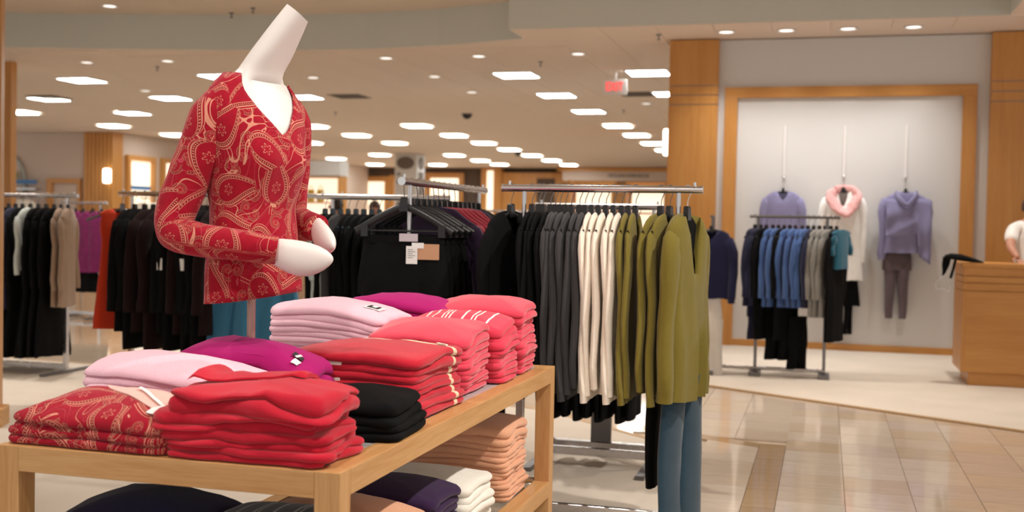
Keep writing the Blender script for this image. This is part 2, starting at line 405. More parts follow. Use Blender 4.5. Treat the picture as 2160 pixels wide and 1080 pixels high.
rt = random.Random(3)
P = .331
for i in range(11):
    for j in range(17):
        x0 = -.2 + i*P; y0 = 4.72 + j*P
        if y0 > edge_y(x0 + P) + .1: continue
        tile(x0, x0+P, y0, y0+P, m_marble[rt.choice([0,0,0,1,1,2,3])])
for j in range(6): tile(-.36, -.2, 4.72 + j*.4, 4.72 + j*.4 + .4, m_brownm)
tile(-.36, -.2, 7.12, 7.2, m_brownm)
for j in range(4): tile(-.69, -.36, 4.72 + j*.62, 4.72 + j*.62 + .62, m_marble[1 if j % 2 else 0])
for i in range(3):
    for j in range(8):
        x0 = -1.19 + i*P; y0 = 7.32 + j*P
        if y0 < edge_y(x0): tile(x0, x0+P, y0, y0+P, m_marble[rt.choice([1,1,0,3])])
floor_band = ob('marble_border', mesh(B().prism([(-1.2,7.42),(-.36,7.05),(-.36,7.2),(-1.2,7.58)], FZ, .0005), 'marble_border', m_brownm, False), floor)
def carpet(poly, name='carpet', z=.012):
    ob(name, mesh(B().prism(poly, FZ, z), name, m_carpet, False), floor)
def edging(p0, p1, w=.05, z=.014):
    d = (Vector((*p1,0)) - Vector((*p0,0))).normalized(); n = Vector((-d.y, d.x, 0))*w/2
    a, b = Vector((*p0,0)), Vector((*p1,0))
    ob('carpet_edging', mesh(B().prism([(a-n)[:2],(b-n)[:2],(b+n)[:2],(a+n)[:2]], FZ, z), 'carpet_edging', m_edge, False), floor)
carpet([(-1.6, edge_y(-1.6)), (2.6, edge_y(2.6)), (4.4, edge_y(2.6)-.6), (4.4, 13.06), (-3.4, 13.06), (-3.4, 11.4)])
edging((-1.6, edge_y(-1.6)), (2.6, edge_y(2.6)))
carpet([(-13, -3), (-.69, -3), (-.69, 6.7), (-1.5, 7.45), (-1.9, 7.85), (-5.2, 8.6), (-13, 9.4)])
edging((-1.5, 7.45), (-1.9, 7.85)); edging((-1.9, 7.85), (-5.2, 8.6)); edging((-5.2, 8.6), (-13, 9.4)); edging((-.69, 6.7), (-1.5, 7.45))

# ------------------------------------------------------------------ setting: ceiling
HOLE = [(1.70,-3.5),(1.70,12.0),(-3.44,12.0),(-3.44,12.62),(-4.6,12.95),(-5.6,13.06),(-6.6,13.0),(-7.6,12.84),(-8.6,12.62),(-9.6,12.40),(-10.3,12.2),(-10.8,11.6),(-11.0,10.6),(-11.0,-3.5)]
bm = bmesh.new()
outer = [(6,-3.5),(6,44),(-24,44),(-24,-3.5)]
pts = [bm.verts.new((x,y,CEIL+.012)) for x,y in outer + HOLE[::-1]]
# the ceiling sheet runs from the outer edge in and round the opening as one polygon
bm.faces.new(pts)
bmesh.ops.triangulate(bm, faces=bm.faces[:])
me = bpy.data.meshes.new('ceiling'); bm.to_mesh(me); bm.free(); me.materials.append(m_ceil)
ceiling = ob('ceiling', me); ceiling['kind'] = 'structure'
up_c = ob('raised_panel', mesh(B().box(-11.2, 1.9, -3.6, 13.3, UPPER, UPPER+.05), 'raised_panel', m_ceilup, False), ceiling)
fb = B()
for (a, b) in zip(HOLE[:-1], HOLE[1:]):
    fb.add([(a[0],a[1],CEIL+.003),(b[0],b[1],CEIL+.003),(b[0],b[1],UPPER),(a[0],a[1],UPPER)], [(0,1,2,3)])
ob('fascia', mesh(fb, 'fascia', m_fascia, False), ceiling)
def in_hole(x, y, mrg=0):
    ins = False; n = len(HOLE)
    for i in range(n):
        x1, y1 = HOLE[i]; x2, y2 = HOLE[(i+1) % n]
        if (y1 > y) != (y2 > y) and x < (x2-x1)*(y-y1)/(y2-y1)+x1: ins = not ins
    return ins
tm = mesh(B().box(-.3015,.3015,-.3015,.3015,0,.012), 'ceiling_tile', m_ceil, False)
cand = []
for i in range(-24, 5):
    for j in range(0, 24):
        x = .31 + .61*i; y = 12.32 + .61*j
        c = [(x+a, y+b) for a in (-.31,.31) for b in (-.31,.31)]
        if any(in_hole(*q) for q in c): continue
        if x > 1.9 or (y > 12.9 and x > -1.7): continue
        lat = x*.963 + y*.269; dep = -.269*x + .963*y
        if abs(lat) > .47*dep: continue
        cand.append((dep, x, y))
cand.sort()
for dep, x, y in cand[:295]: ob('ceiling_tile', tm, ceiling, (x, y, CEIL))

# ------------------------------------------------------------------ setting: walls
WY = 13.08
struct('wall_right', B().box(-1.22, 4.4, WY, WY+.18, 0, CEIL), m_wall)
def pillar_maple(name, x0, x1, y0, y1):
    b = B()
    for z0, z1 in ((0, 2.765), (2.775, 2.873), (2.883, 2.98), (2.99, CEIL)): b.box(x0, x1, y0, y1, z0, z1)
    o = struct(name, B().box(x0+.006, x1-.006, y0+.006, y1-.006, 0, CEIL), m_dkmetal)
    for z0, z1 in ((0, 2.765), (2.775, 2.873), (2.883, 2.98), (2.99, CEIL)):
        ob('veneer_panel', mesh(B().box(x0, x1, y0, y1, z0, z1), 'veneer_panel', m_mapz, False), o)
pillar_maple('pillar', -1.78, -1.22, WY-.10, WY+.3)
pillar_maple('pillar', 1.675, 4.4, WY-.12, WY+.0)
tr = struct('trim_1', B().box(-1.147, 1.55, WY-.045, WY, 2.845, 2.968), m_mapx, bevel=.006)
ob('trim_upright', mesh(B().box(-1.147, -1.0, WY-.045, WY, 0, 2.845), 'trim_upright', m_mapz, False, .006), tr)
ob('trim_upright', mesh(B().box(1.405, 1.55, WY-.045, WY, 0, 2.845), 'trim_upright', m_mapz, False, .006), tr)
struct('baseboard_right', B().box(-1.0, 1.405, WY-.025, WY, 0, .085), m_mapx, bevel=.004)
# far shell
struct('wall_left', B().box(-17.9, -17.6, 25.3, 41.5, 0, CEIL), m_wallwarm)
struct('wall_corner', B().box(-24, -18.45, 25.0, 25.3, 0, CEIL), m_wallwarm)
po = struct('pillar', B().box(-18.45, -17.6, 24.85, 25.3, 0, CEIL), m_mapz)
for i in range(7):
    ob('flute', mesh(B().box(-18.4+.115*i, -18.33+.115*i, 24.82, 24.86, 0, CEIL), 'flute', m_mapz, False), po)
struct('wall_far', B().box(-24, 6, 41.6, 41.9, 0, CEIL), m_brownwall)
o = struct('wall_fascia', B().box(-20.5, -19.3, 38.6, 41.5, 2.95, CEIL), m_mapx)
# side column with white front and wooden corner, and the near wooden post at the left edge
o = struct('pillar', B().box(-12.4, -11.33, 13.35, 13.44, 0, CEIL), m_wall)
ob('corner_strip', mesh(B().box(-11.33, -11.10, 13.335, 13.45, 0, CEIL), 'corner_strip', m_mapz, False), o)
o = struct('pillar', B().prism([(-5.7,5.9),(-4.985,5.9),(-5.06,6.02),(-5.7,6.02)], 0, UPPER), m_mapz)
ob('plinth', mesh(B().prism([(-5.74,5.86),(-4.935,5.86),(-5.03,6.05),(-5.74,6.05)], 0, .13), 'plinth', m_oakx, False, .006), o)
# openings and lit niches on the far left
def niche(name, axis, at, a0, a1, z0, z1, fw=.12, label=None, lit=True):
    """framed display niche; axis 'y' = on wall x=at running along y, axis 'x' = on wall y=at running along x"""
    t = thing(name, label, 'display niche')
    def bx(u0, u1, w0, w1, d0, d1): return B().box(at+d0, at+d1, u0, u1, w0, w1) if axis == 'y' else B().box(u0, u1, at-d1, at-d0, w0, w1)
    part('back_panel', bx(a0, a1, z0, z1, .0, .02), m_lit if lit else m_wallwarm, t, False)
    part('frame_jamb', bx(a0-fw, a0, z0, z1, 0, .12), m_mapz, t, False)
    part('frame_jamb', bx(a1, a1+fw, z0, z1, 0, .12), m_mapz, t, False)
    part('frame_head', bx(a0-fw, a1+fw, z1, z1+fw, 0, .12), m_mapx, t, False)
    return t
niche('display_niche', 'y', -17.6, 25.5, 26.5, .3, 2.84, .13, 'lit wall niche in a maple frame right beside the ribbed pillar')
niche('display_niche', 'y', -17.6, 27.1, 28.4, .3, 2.86, .13, 'lit wall niche partly hidden behind the paisley sleeve')
niche('display_niche', 'y', -17.6, 33.6, 35.2, .3, 2.9, .13, 'narrow lit niche near the yellow handbags')
niche('display_niche', 'x', 41.6, -19.3, -18.6, .3, 2.98, .15, 'small lit niche at the left end of the dark brown wall')
niche('display_niche', 'x', 41.6, -18.2, -16.9, .3, 2.96, .2, 'wide lit niche in the middle of the dark brown wall')
niche('display_niche', 'x', 41.6, -16.5, -15.5, .3, 3.02, .2, 'lit niche left behind the white emblem column')
niche('display_niche', 'x', 41.6, -15.0, -13.8, .3, 3.12, .2, 'lit niche right of the white emblem column')
t = thing('doorway_frame', 'maple framed opening low in the warm wall left of the ribbed pillar', 'doorway')
part('jamb', B().box(-19.62,-19.45,24.9,25.0,0,2.2), m_mapz, t, False); part('jamb', B().box(-18.68,-18.6,24.9,25.0,0,2.2), m_mapz, t, False)
part('head', B().box(-19.62,-18.6,24.9,25.0,2.2,2.32), m_mapx, t, False); part('recess', B().box(-19.45,-18.68,24.97,24.99,0,2.2), m_wallwarm, t, False)
# far right: maple pillar with a lit strip, panelling, sign fascia
o = struct('pillar', B().box(-12.8, -12.0, 41.2, 41.6, 0, CEIL), m_mapz)
ob('light_strip', mesh(B().box(-12.55, -12.3, 41.15, 41.2, .4, 3.4), 'light_strip', m_lit, False), o)
o = struct('wall_panelling', B().box(-12.0, -5.4, 41.3, 41.6, 0, 3.34), m_mapz)
for i, (x0, x1) in enumerate([(-10.6,-9.9),(-8.7,-7.6),(-7.2,-6.0)]):
    ob('dark_opening', mesh(B().box(x0, x1, 41.26, 41.3, .2, 3.12), 'dark_opening', m_brownwall, False), o)
t = thing('fascia_sign', 'long cream fascia sign with dark lettering under a maple cornice', 'sign')
part('sign_board', B().box(-9.4, -4.6, 40.4, 41.2, 3.02, 3.36), m_wallwarm, t, False)
part('cornice', B().box(-9.6, -4.5, 40.3, 41.3, 3.36, 3.5), m_mapx, t, False)
def text(name, body, size, mat, parent, loc, rot=(pi/2,0,0), ext=.004, width=None):
    cu = bpy.data.curves.new(name, 'FONT'); cu.body = body; cu.size = size; cu.extrude = ext; cu.align_x = 'CENTER'; cu.align_y = 'CENTER'
    tmp = bpy.data.objects.new('tmp_text', cu); COL.objects.link(tmp)
    dg = bpy.context.evaluated_depsgraph_get(); me = bpy.data.meshes.new_from_object(tmp.evaluated_get(dg))
    bpy.data.objects.remove(tmp); bpy.data.curves.remove(cu)
    me.materials.clear(); me.materials.append(mat)
    if width:
        xs = [v.co.x for v in me.vertices]; k = width/(max(xs)-min(xs))
        for v in me.vertices: v.co.x *= k
    o = ob(name, me, parent, loc); o.rotation_euler = rot; return o
text('lettering', 'GIFTS AND HOME DECOR', .16, m_ink, t, (-6.94, 40.39, 3.2), width=1.5)

# ------------------------------------------------------------------ ceiling fittings
LX = {0: -2.43, 1: -4.34, 2: -8.85, 3: -11.4, 4: -13.9, 5: -16.4}
LIGHTS = [(0,15.6),(0,18.1),(0,20.7),(1,15.6),(1,18.1),(1,20.7),(1,23.8),(1,26.3),(1,28.9),(1,31.4),(1,33.9),
          (2,15.2),(2,17.9),(2,23.6),(2,26.2),(2,28.7),(2,31.2),(2,33.8),(2,36.4),(2,39.0),
          (3,15.3),(3,17.8),(3,23.6),(3,26.1),(3,28.7),(3,33.8),(3,36.6),(3,38.9),
          (4,17.7),(4,20.3),(4,28.6),(4,33.7),(4,39.3),(5,20.0),(5,23.2),(5,25.8),(5,35.8),(5,39.3)]
fr_b = B()
for a in ((-.305,.305,-.305,-.275),(-.305,.305,.275,.305),(-.305,-.275,-.275,.275),(.275,.305,-.275,.275)): fr_b.box(a[0],a[1],a[2],a[3],-.012,.004)
me_fr = mesh(fr_b, 'frame', m_white, False); me_df = mesh(B().box(-.275,.275,-.275,.275,-.008,.003), 'diffuser', m_lamp, False)
ROWN = ['row right of the exit sign', 'row left of the exit sign', 'row over the emblem column', 'third row from the left', 'second row from the left', 'leftmost row']
cnt = {}
for r, y in LIGHTS:
    cnt[r] = cnt.get(r, 0) + 1
    t = thing('ceiling_light', f'square ceiling panel light, {ORD[cnt[r]]} from the front in the {ROWN[r]}', 'ceiling light', (LX[r], y, CEIL-.004), 0, 'square ceiling light panels')
    ob('frame', me_fr, t); ob('diffuser', me_df, t)
DOWN = [(-8.77,13.6),(-10.03,13.56),(-7.49,15.49),(-5.62,13.78),(-4.35,13.8),(-3.04,13.79),(-5.6,15.62),(-5.64,17.55),(-11.21,16.73),(-3.06,19.49)]
ring_b = B().lathe([(.075,.02),(.105,.0),(.108,-.008),(.085,-.008),(.078,.012)], 20)
me_ring = mesh(ring_b, 'trim_ring', m_white); me_lens = mesh(B().lathe([(.0005,.001),(.076,.0),(.076,.004),(.0005,.005)], 20), 'lens', m_canl)
def can(x, y, z, label, group):
    t = thing('downlight', label, 'downlight', (x, y, z), 0, group)
    ob('trim_ring', me_ring, t); ob('lens', me_lens, t)
for i, (x, y) in enumerate(DOWN):
    can(x, y, CEIL-.003, ['round downlight in front of the nearest left ceiling panel','leftmost round downlight by the wooden corner strip','round downlight right of the mannequin neck','round downlight right of the neck near the curved fascia','round downlight under the inner corner of the fascia','round downlight before the exit sign row','faint round downlight in the second line behind the fascia','faint round downlight in the third line behind the fascia','faint round downlight between the left ceiling panels','faint round downlight beyond the exit sign'][i], 'round ceiling downlights')
for i, x in enumerate(WALL_CANS): can(x, 12.50, CEIL-.003, f'round downlight before the framed white wall, {ORD[i+1]} from the left', 'wall washing downlights')
for i, (x, y) in enumerate(COFFER_CANS):
    can(x, y, UPPER-.003, 'round downlight in the raised ceiling above the curved fascia' if i == 13 else f'added unseen downlight overhead in the raised ceiling, {ORD[i+1]} from the aisle side', 'raised ceiling downlights')
for x, y, l in [(-6.84,21.01,'black dome camera under the middle of the ceiling'),(-8.95,32.5,'small far black dome camera beside the far light row')]:
    t = thing('dome_camera', l, 'security camera', (x, y, CEIL-.002))
    part('dome', B().lathe([(.0005,-.11),(.05,-.098),(.085,-.065),(.098,-.02),(.098,0),(.0005,.001)], 20), m_dome, t)
    part('mount_ring', B().lathe([(.098,-.012),(.115,-.012),(.115,.002),(.098,.002)], 20), m_vent, t)
for x, y, l in [(-13.7,17.45,'dark square air vent beside the left ceiling panels'),(-7.97,17.9,'dark square air vent right of the mannequin shoulder'),(-2.98,18.1,'dark square air vent behind the exit sign')]:
    t = thing('air_vent', l, 'vent', (x, y, CEIL-.006))
    part('vent_frame', B().box(-.3,.3,-.3,.3,.0,.008), m_vent, t, False)
    for k in range(5): part('louvre', B().box(-.25,.25,-.22+.1*k,-.17+.1*k,-.012,.0), m_vent, t, False)
for x, y, z, l in [(-9.25,14.09,CEIL,'fire sprinkler head left of the mannequin'),(-3.68,14.4,CEIL,'fire sprinkler head above the row of exit lights'),(-1.85,12.55,CEIL,'fire sprinkler head left of the maple pillar top'),(-9.39,20.44,CEIL,'fire sprinkler head right of the mannequin shoulder'),(-3.65,20.56,CEIL,'fire sprinkler head right of the dome camera'),(-7.31,12.75,UPPER,'fire sprinkler head just left of the mannequin neck top'),(-6.87,12.5,UPPER,'fire sprinkler head nearest the mannequin neck top')]:
    t = thing('sprinkler_head', l, 'sprinkler', (x, y, z-.002))
    part('escutcheon', B().lathe([(.0005,-.012),(.03,-.01),(.034,.002),(.0005,.003)], 12), m_dkmetal, t)
    part('nozzle', B().lathe([(.008,-.055),(.008,-.01)], 8).lathe([(.0005,-.062),(.022,-.06),(.022,-.054),(.0005,-.053)], 10), m_dkmetal, t)
t = thing('exit_sign', 'white box exit sign with glowing red letters hung from the ceiling', 'exit sign', (-2.85, 15.37, 3.28), R(12))
part('sign_box', B().box(-.16,.16,-.03,.03,-.105,.105), m_white, t, False, .008)
part('hanger_stem', B().tube([(0,0,.1),(0,0,CEIL-3.28)], .012, 8), m_white, t)
text('lettering', 'EXIT', .17, m_exitred, t, (-.015, -.033, .0), (pi/2,0,0), .003, .235)
# wall sconces
for x, y, z, l in [(-1.82,13.15,2.35,'slim vertical wall light on the side of the maple pillar by the framed wall'),(-17.66,24.72,2.39,'glowing white wall light on the ribbed maple pillar at left')]:
    t = thing('wall_sconce', l, 'wall light', (x, y, z))
    w, h = (.04, .16) if x > -5 else (.1, .19)
    part('shade', B().lathe([(.001,-h),(w*.8,-h*.96),(w,-h*.8),(w,h*.8),(w*.8,h*.96),(.001,h)], 16), m_sconce, t)
    part('bracket', B().box(-.01,.05,.0,.12,-.03,.03), m_dkmetal, t, False)
# emblem column
t = struct('pillar', B().box(-13.1, -12.36, 33.0, 33.7, 0, CEIL), m_wall)
for nm, cx, cz, rr in [('emblem', -12.74, 3.22, .29), ('small_emblem', -12.96, 2.87, .07), ('small_emblem', -12.96, 2.62, .07)]:
    ob(nm, mesh(B().loft([[(cx+rr*cos(2*pi*k/24), 32.99-d, cz+rr*.68*sin(2*pi*k/24)) for k in range(24)] for d in (-.02,.02)]), nm, m_vent if nm == 'emblem' else m_dkmetal, False), t)
ob('emblem', mesh(B().loft([[(-12.35+d, 33.35+.22*cos(2*pi*k/20), 3.22+.2*sin(2*pi*k/20)) for k in range(20)] for d in (-.02,.02)]), 'emblem', m_vent, False), t)
ob('side_banner', mesh(B().box(-12.37,-12.34,33.15,33.55,2.2,2.95), 'side_banner', m_vent, False), t)

# ------------------------------------------------------------------ the oak display table
TX0, TX1, TY0, TY1, TOP, RH = -2.0, -1.06, 2.36, 4.49, .77, .064
table = thing('display_table', 'oak parsons display table with a lower shelf carrying folded knitwear', 'table', ((TX0+TX1)/2, (TY0+TY1)/2, 0))
cx, cy = (TX0+TX1)/2, (TY0+TY1)/2
hw, hd = (TX1-TX0)/2, (TY1-TY0)/2
for sx in (-1, 1):
    for sy in (-1, 1):
        xa, ya = sx*hw, sy*hd
        part('leg', B().box(min(xa, xa-sx*RH), max(xa, xa-sx*RH), min(ya, ya-sy*RH), max(ya, ya-sy*RH), 0.0, TOP), m_oakz, table, False, .002)
for z1, nm in ((TOP, 'top_rail'), (.302, 'shelf_rail')):
    for s in (-1, 1):
        part(nm, B().box(-hw+RH, hw-RH, min(s*hd, s*(hd-RH)), max(s*hd, s*(hd-RH)), z1-RH, z1-.0004), m_oakx, table, False, .002)
        part(nm, B().box(min(s*hw, s*(hw-RH)), max(s*hw, s*(hw-RH)), -hd+RH, hd-RH, z1-RH, z1-.0004), m_oaky, table, False, .002)
part('top_panel', B().box(-hw+RH, hw-RH, -hd+RH, hd-RH, TOP-.02, TOP-.002), m_topglass, table, False)
part('glass_shelf', B().box(-hw+RH-.01, hw-RH+.01, -hd+RH-.01, hd-RH+.01, .286, .296), m_glass, table, False)

# ------------------------------------------------------------------ folded knitwear
def nz3(x, y, z): return mn.noise(Vector((x, y, z)))
def outline(w, d, rc, m=9):
    """points and outward normals round a rounded rectangle"""
    pts = []
    cs = [(w/2-rc, d/2-rc, 0), (-w/2+rc, d/2-rc, 90), (-w/2+rc, -d/2+rc, 180), (w/2-rc, -d/2+rc, 270)]
    for i, (cx_, cy_, a0) in enumerate(cs):
        for k in range(5):
            a = R(a0 + 90*k/4); pts.append((cx_+rc*cos(a), cy_+rc*sin(a), cos(a), sin(a)))
        nx = cs[(i+1) % 4]; a = R(a0+90)
        ex, ey = cx_+rc*cos(a), cy_+rc*sin(a); fx, fy = nx[0]+rc*cos(a), nx[1]+rc*sin(a)
        for k in range(1, m): pts.append((ex+(fx-ex)*k/m, ey+(fy-ey)*k/m, cos(a), sin(a)))
    return pts
def folded(w, d, t, seed, lobes=2, bend=0.0, dome=.10, wr=1.0, slope=(0, 0), rc=None, loose=1.0, pinch=0.0):
    o = outline(w, d, rc or min(w, d)*.13); n = len(o); S = seed*7.31
    def bz(x, y): return -bend*((2*x/w)**2*.6 + (2*y/d)**2*.5) + slope[0]*x + slope[1]*y
    def ztop(x, y):
        q = min(1, max(abs(2*x/w), abs(2*y/d)))
        return bz(x, y) + t*(1 + dome*(1-q*q)) + wr*.006*nz3(x*7+S, y*7, S) + wr*.003*nz3(x*17, y*17+S, 3.3)
    rings, uvs = [], []
    e = t/lobes*.52
    prof = []
    for i in range(lobes-1, -1, -1):
        for ph in (78, 45, 12, -20, -50, -78):
            if i < lobes-1 and ph == 78: ph = 84
            prof.append((e*(1-cos(R(ph))), (i+.5+.5*sin(R(ph)))/lobes, i))
    def ring_cap(q, top):
        r, u = [], []
        for x, y, nx, ny in o:
            X, Y = (x-nx*e*.8)*q, (y-ny*e*.8)*q
            z = ztop(X, Y) if top else bz(X, Y)
            r.append((X, Y, z)); u.append((X, Y))
        rings.append(r); uvs.extend(u)
    for q in (.02, .25, .5, .75, .92): ring_cap(q, True)
    for off, h, i in prof:
        r = []
        for x, y, nx, ny in o:
            jit = loose*(.010*nz3(x*6+S, y*6+i*3.7, i*1.9+S) + .004*nz3(x*22+S, y*22, i*5.1+S))
            am = .16*nz3(x*5, y*5+S, 9.1+S) + .06*nz3(x*14+S, y*14, 2.2)
            hh = h + am*sin(pi*h)*loose
            X, Y = x + nx*(jit-off), y + ny*(jit-off)
            pin = 1 - pinch*max(0, abs(2*x/w)-.55)*2
            z = bz(X, Y) + hh*(ztop(X, Y)-bz(X, Y))*pin
            r.append((X, Y, z)); uvs.append((X+nx*(1-h)*t, Y+ny*(1-h)*t))
        rings.append(r)
    for q in (.85, .4, .02): ring_cap(q, False)
    b = B().loft(rings[::-1], True, True, [u for k in range(len(rings)-1, -1, -1) for u in uvs[k*n:(k+1)*n]])
    return b, ztop
TIER = {1: ['only one'], 2: ['topmost', 'bottom'], 3: ['topmost', 'second from top', 'bottom']}
def tier(i, n):
    k = n-1-i
    if k == 0: return 'topmost'
    if i == 0: return 'lowest'
    return ORD[k+1] + ' from the top'
def stack(desc, noun, cat, mat, x, y, z, w, d, ts, rot=0, seed=1, lobes=2, jit=.008, bendk=.005, group=None, dome=.14, wr=1.0, mats=None, lean=(0,0), loose=1.0, slopek=(0,0), name='folded_sweater', spin=.03):
    n = len(ts); out = []; zz = z + .002; rr = random.Random(seed)
    for i, t in enumerate(ts):
        bend = bendk*i
        b, zt = folded(w*rr.uniform(.97, 1.02), d*rr.uniform(.97, 1.02), t, seed*10+i, lobes, bend, dome if i == n-1 else .03, wr if i == n-1 else .55, (slopek[0]*i, slopek[1]*i), loose=loose)
        mm = mats[i] if mats else mat
        o = ob(name, mesh(b, name, mm), None, (x+rr.uniform(-jit, jit)+lean[0]*i, y+rr.uniform(-jit, jit)+lean[1]*i, zz), rot+rr.uniform(-spin, spin))
        tag(o, (f'{noun}, {tier(i, n)} of {desc}' if n > 1 else f'{noun} {desc}'), cat, group)
        out.append((o, zt)); zz += t*(.985)
    return out
def patch(o, zt, poly_fn, nu, nv, name, mat, lift=.003, thick=.002):
    """a cloth or card piece lying on top of a folded garment, following its surface"""
    b = B(); top, bot = [], []
    for i in range(nu+1):
        for j in range(nv+1):
            x, y = poly_fn(i/nu, j/nv); z = zt(x, y)
            top.append((x, y, z+lift+thick)); bot.append((x, y, z+lift-thick))
    f = []; N = (nu+1)*(nv+1)
    for i in range(nu):
        for j in range(nv):
            a = i*(nv+1)+j; q = (a, a+nv+1, a+nv+2, a+1)
            f.append(q); f.append(tuple(k+N for k in q[::-1]))
    for i in range(nu):
        a = i*(nv+1); f.append((a, a+N, a+nv+1+N, a+nv+1)); a += nv; f.append((a, a+nv+1, a+nv+1+N, a+N))
    for j in range(nv):
        f.append((j, j+1, j+1+N, j+N)); a = nu*(nv+1)+j; f.append((a, a+N, a+1+N, a+1))
    b.add(top+bot, f, [(p[0], p[1]) for p in top+bot])
    return part(name, b, mat, o)
def lerp(a, b, t): return a+(b-a)*t

# paisley pair, front left
ps = stack('the front left paisley pile', 'red paisley print folded top', 'folded top', m_paisley, -1.755, 2.505, TOP, .48, .27, [.040, .050], R(-2), 3, bendk=.004, dome=.75, group='folded paisley tops', wr=1.6, slopek=(0, .10), name='folded_shirt')
o, zt = ps[1]
patch(o, zt, lambda u, v: (lerp(-.06, .222, u), lerp(lerp(.035, -.098, u**.8), lerp(.045, .055, u), v)), 12, 8, 'lining', f_lining, .002, .0015)
patch(o, zt, lambda u, v: (lerp(.05, .175, u), lerp(.018, .030, v)-.075*u), 5, 1, 'price_tag', m_paper, .010, .0008)
patch(o, zt, lambda u, v: (lerp(.165, .185, u)+.012*v, lerp(-.105, -.045, v)), 2, 3, 'price_tag', m_paper, .010, .0008)
# red stack, front right
rs = stack('the front red pile', 'plain red folded wool sweater', 'folded sweater', f_red, -1.335, 2.495, TOP, .43, .26, [.034, .040, .042, .054], R(-1), 11, bendk=.004, lobes=2, jit=.017, dome=.26, wr=2.6, group='plain red folded sweaters', loose=3.2, spin=.07)
o, zt = rs[-1]
# its loose sleeve folded across the top
slv = B(); rings = []
for i in range(19):
    u = i/18; x = lerp(-.198, .085, u); y0, y1 = lerp(-.050, .030, u), lerp(.105, .118, u)
    lift = .004 + .022*exp(-((u-.05)/.10)**2)
    ruf = .004*sin(i*2.9)*u; top, bot = [], []
    for k in range(7):
        v = k/6; y = lerp(y0, y1, v)+ruf; z = zt(x, y) + lift
        edge = sin(pi*min(1, max(0, v)))**.4 if 0 < v < 1 else 0
        top.append((x, y, z + .003 + .011*edge)); bot.append((x, y, z - .002))
    if i in (0, 18):
        top = [(p[0], p[1], p[2]-.005) for p in top]
    rings.append(top + bot[::-1])
slv.loft(rings)
part('sleeve', slv, f_red, o)
# black folded piece behind it
stack('the small black pile', 'black folded knit sweater', 'folded sweater', f_black, -1.255, 2.86, TOP, .36, .30, [.045, .062], R(4), 17, bendk=.012, dome=.35, wr=1.8, group='black folded sweaters')
# red with cream trim
cs_ = stack('the red and cream pile', 'red folded sweater with cream trim', 'folded sweater', m_creamtrim, -1.345, 3.27, TOP, .44, .43, [.045, .046, .048, .058], R(-2), 23, bendk=.006, dome=.16, wr=1.3, jit=.007, group='red sweaters with cream trim', loose=1.2)
for i, (o, zt) in enumerate(cs_):
    if i >= 2:
        part('button_tab', B().box(-.075, -.02, -.212, -.203, .012, .024), f_cream, o, False, .002, 'small cream button tab')
patch(cs_[3][0], cs_[3][1], lambda u, v: (lerp(.155, .195, u), lerp(.10, .116, v)-.02*u), 3, 1, 'button_loop', f_cream, .004, .002)
# coral
stack('the plain coral pile', 'coral folded wool sweater', 'folded sweater', f_coral, -1.325, 3.69, TOP, .37, .31, [.04, .042, .042, .044, .056], R(2), 31, bendk=.006, dome=.4, wr=1.4, group='plain coral sweaters', slopek=(0, .03), loose=1.3)
stack('the striped coral pile', 'coral folded sweater with white stripes', 'folded sweater', m_stripes, -1.305, 3.985, TOP, .39, .24, [.042, .044, .044, .046, .052], R(-1), 37, bendk=.006, dome=.5, wr=1.4, group='striped coral sweaters', slopek=(0, .03), loose=1.3, mats=[m_stripes, f_coral, f_coral, m_stripes, m_stripes])
stack('the rear coral pile', 'deep coral folded sweater', 'folded sweater', f_coral, -1.295, 4.25, TOP, .38, .24, [.044, .044, .046, .046, .048, .052], R(1), 41, bendk=.006, dome=.45, wr=1.5, group='rear coral sweaters', slopek=(0, .02), loose=1.4)
# pink and magenta, left and back
pl = stack('the left pink pile', 'pale pink folded sweater', 'folded sweater', f_pink, -1.745, 2.775, TOP, .50, .20, [.042, .042, .044, .050], R(-3), 47, bendk=.010, dome=.30, wr=1.4, group='left pink sweaters', slopek=(-.02, .05))
mg = stack('the front magenta pile', 'magenta folded sweater', 'folded sweater', f_magenta, -1.615, 2.985, TOP, .46, .19, [.045, .045, .048, .06], R(-4), 53, bendk=.012, dome=.5, wr=2.2, group='front magenta sweaters', slopek=(-.03, .02), loose=1.6)
o, zt = mg[3]
patch(o, zt, lambda u, v: (lerp(.155, .185, u), lerp(-.045, -.028, v)), 2, 1, 'neck_label', m_ink, .008, .001)
patch(o, zt, lambda u, v: (lerp(.165, .172, u)+.006*v, lerp(-.048, -.026, v)), 2, 1, 'label_print', m_paper, .0105, .0005)
patch(o, zt, lambda u, v: (lerp(.168, .188, u), lerp(-.075, -.05, v)), 2, 2, 'price_tag', m_paper, .006, .001)
pk = stack('the rear pink pile', 'pink folded sweater', 'folded sweater', f_pink, -1.725, 3.86, TOP, .47, .30, [.036, .036, .038, .038, .040, .040, .050], R(-3), 59, bendk=.006, dome=.30, wr=1.2, group='rear pink sweaters', slopek=(-.01, 0))
o, zt = pk[6]
lab = patch(o, zt, lambda u, v: (lerp(.125, .19, u), lerp(-.075, -.02, v)), 4, 3, 'neck_label', m_paper, .003, .001)
for (u0, u1, v0, v1) in ((.135,.145,-.062,-.03), (.168,.178,-.062,-.03), (.135,.178,-.066,-.056)):
    patch(o, zt, lambda u, v: (lerp(u0, u1, u), lerp(v0, v1, v)), 2, 2, 'label_letter', m_ink, .0052, .0008)
stack('the rear magenta pile', 'magenta folded sweater', 'folded sweater', f_magenta, -1.60, 4.22, TOP, .48, .26, [.042, .044, .044, .046, .05, .055], R(-3), 61, bendk=.008, dome=.35, wr=1.5, group='rear magenta sweaters', loose=1.3, slopek=(-.01, 0))
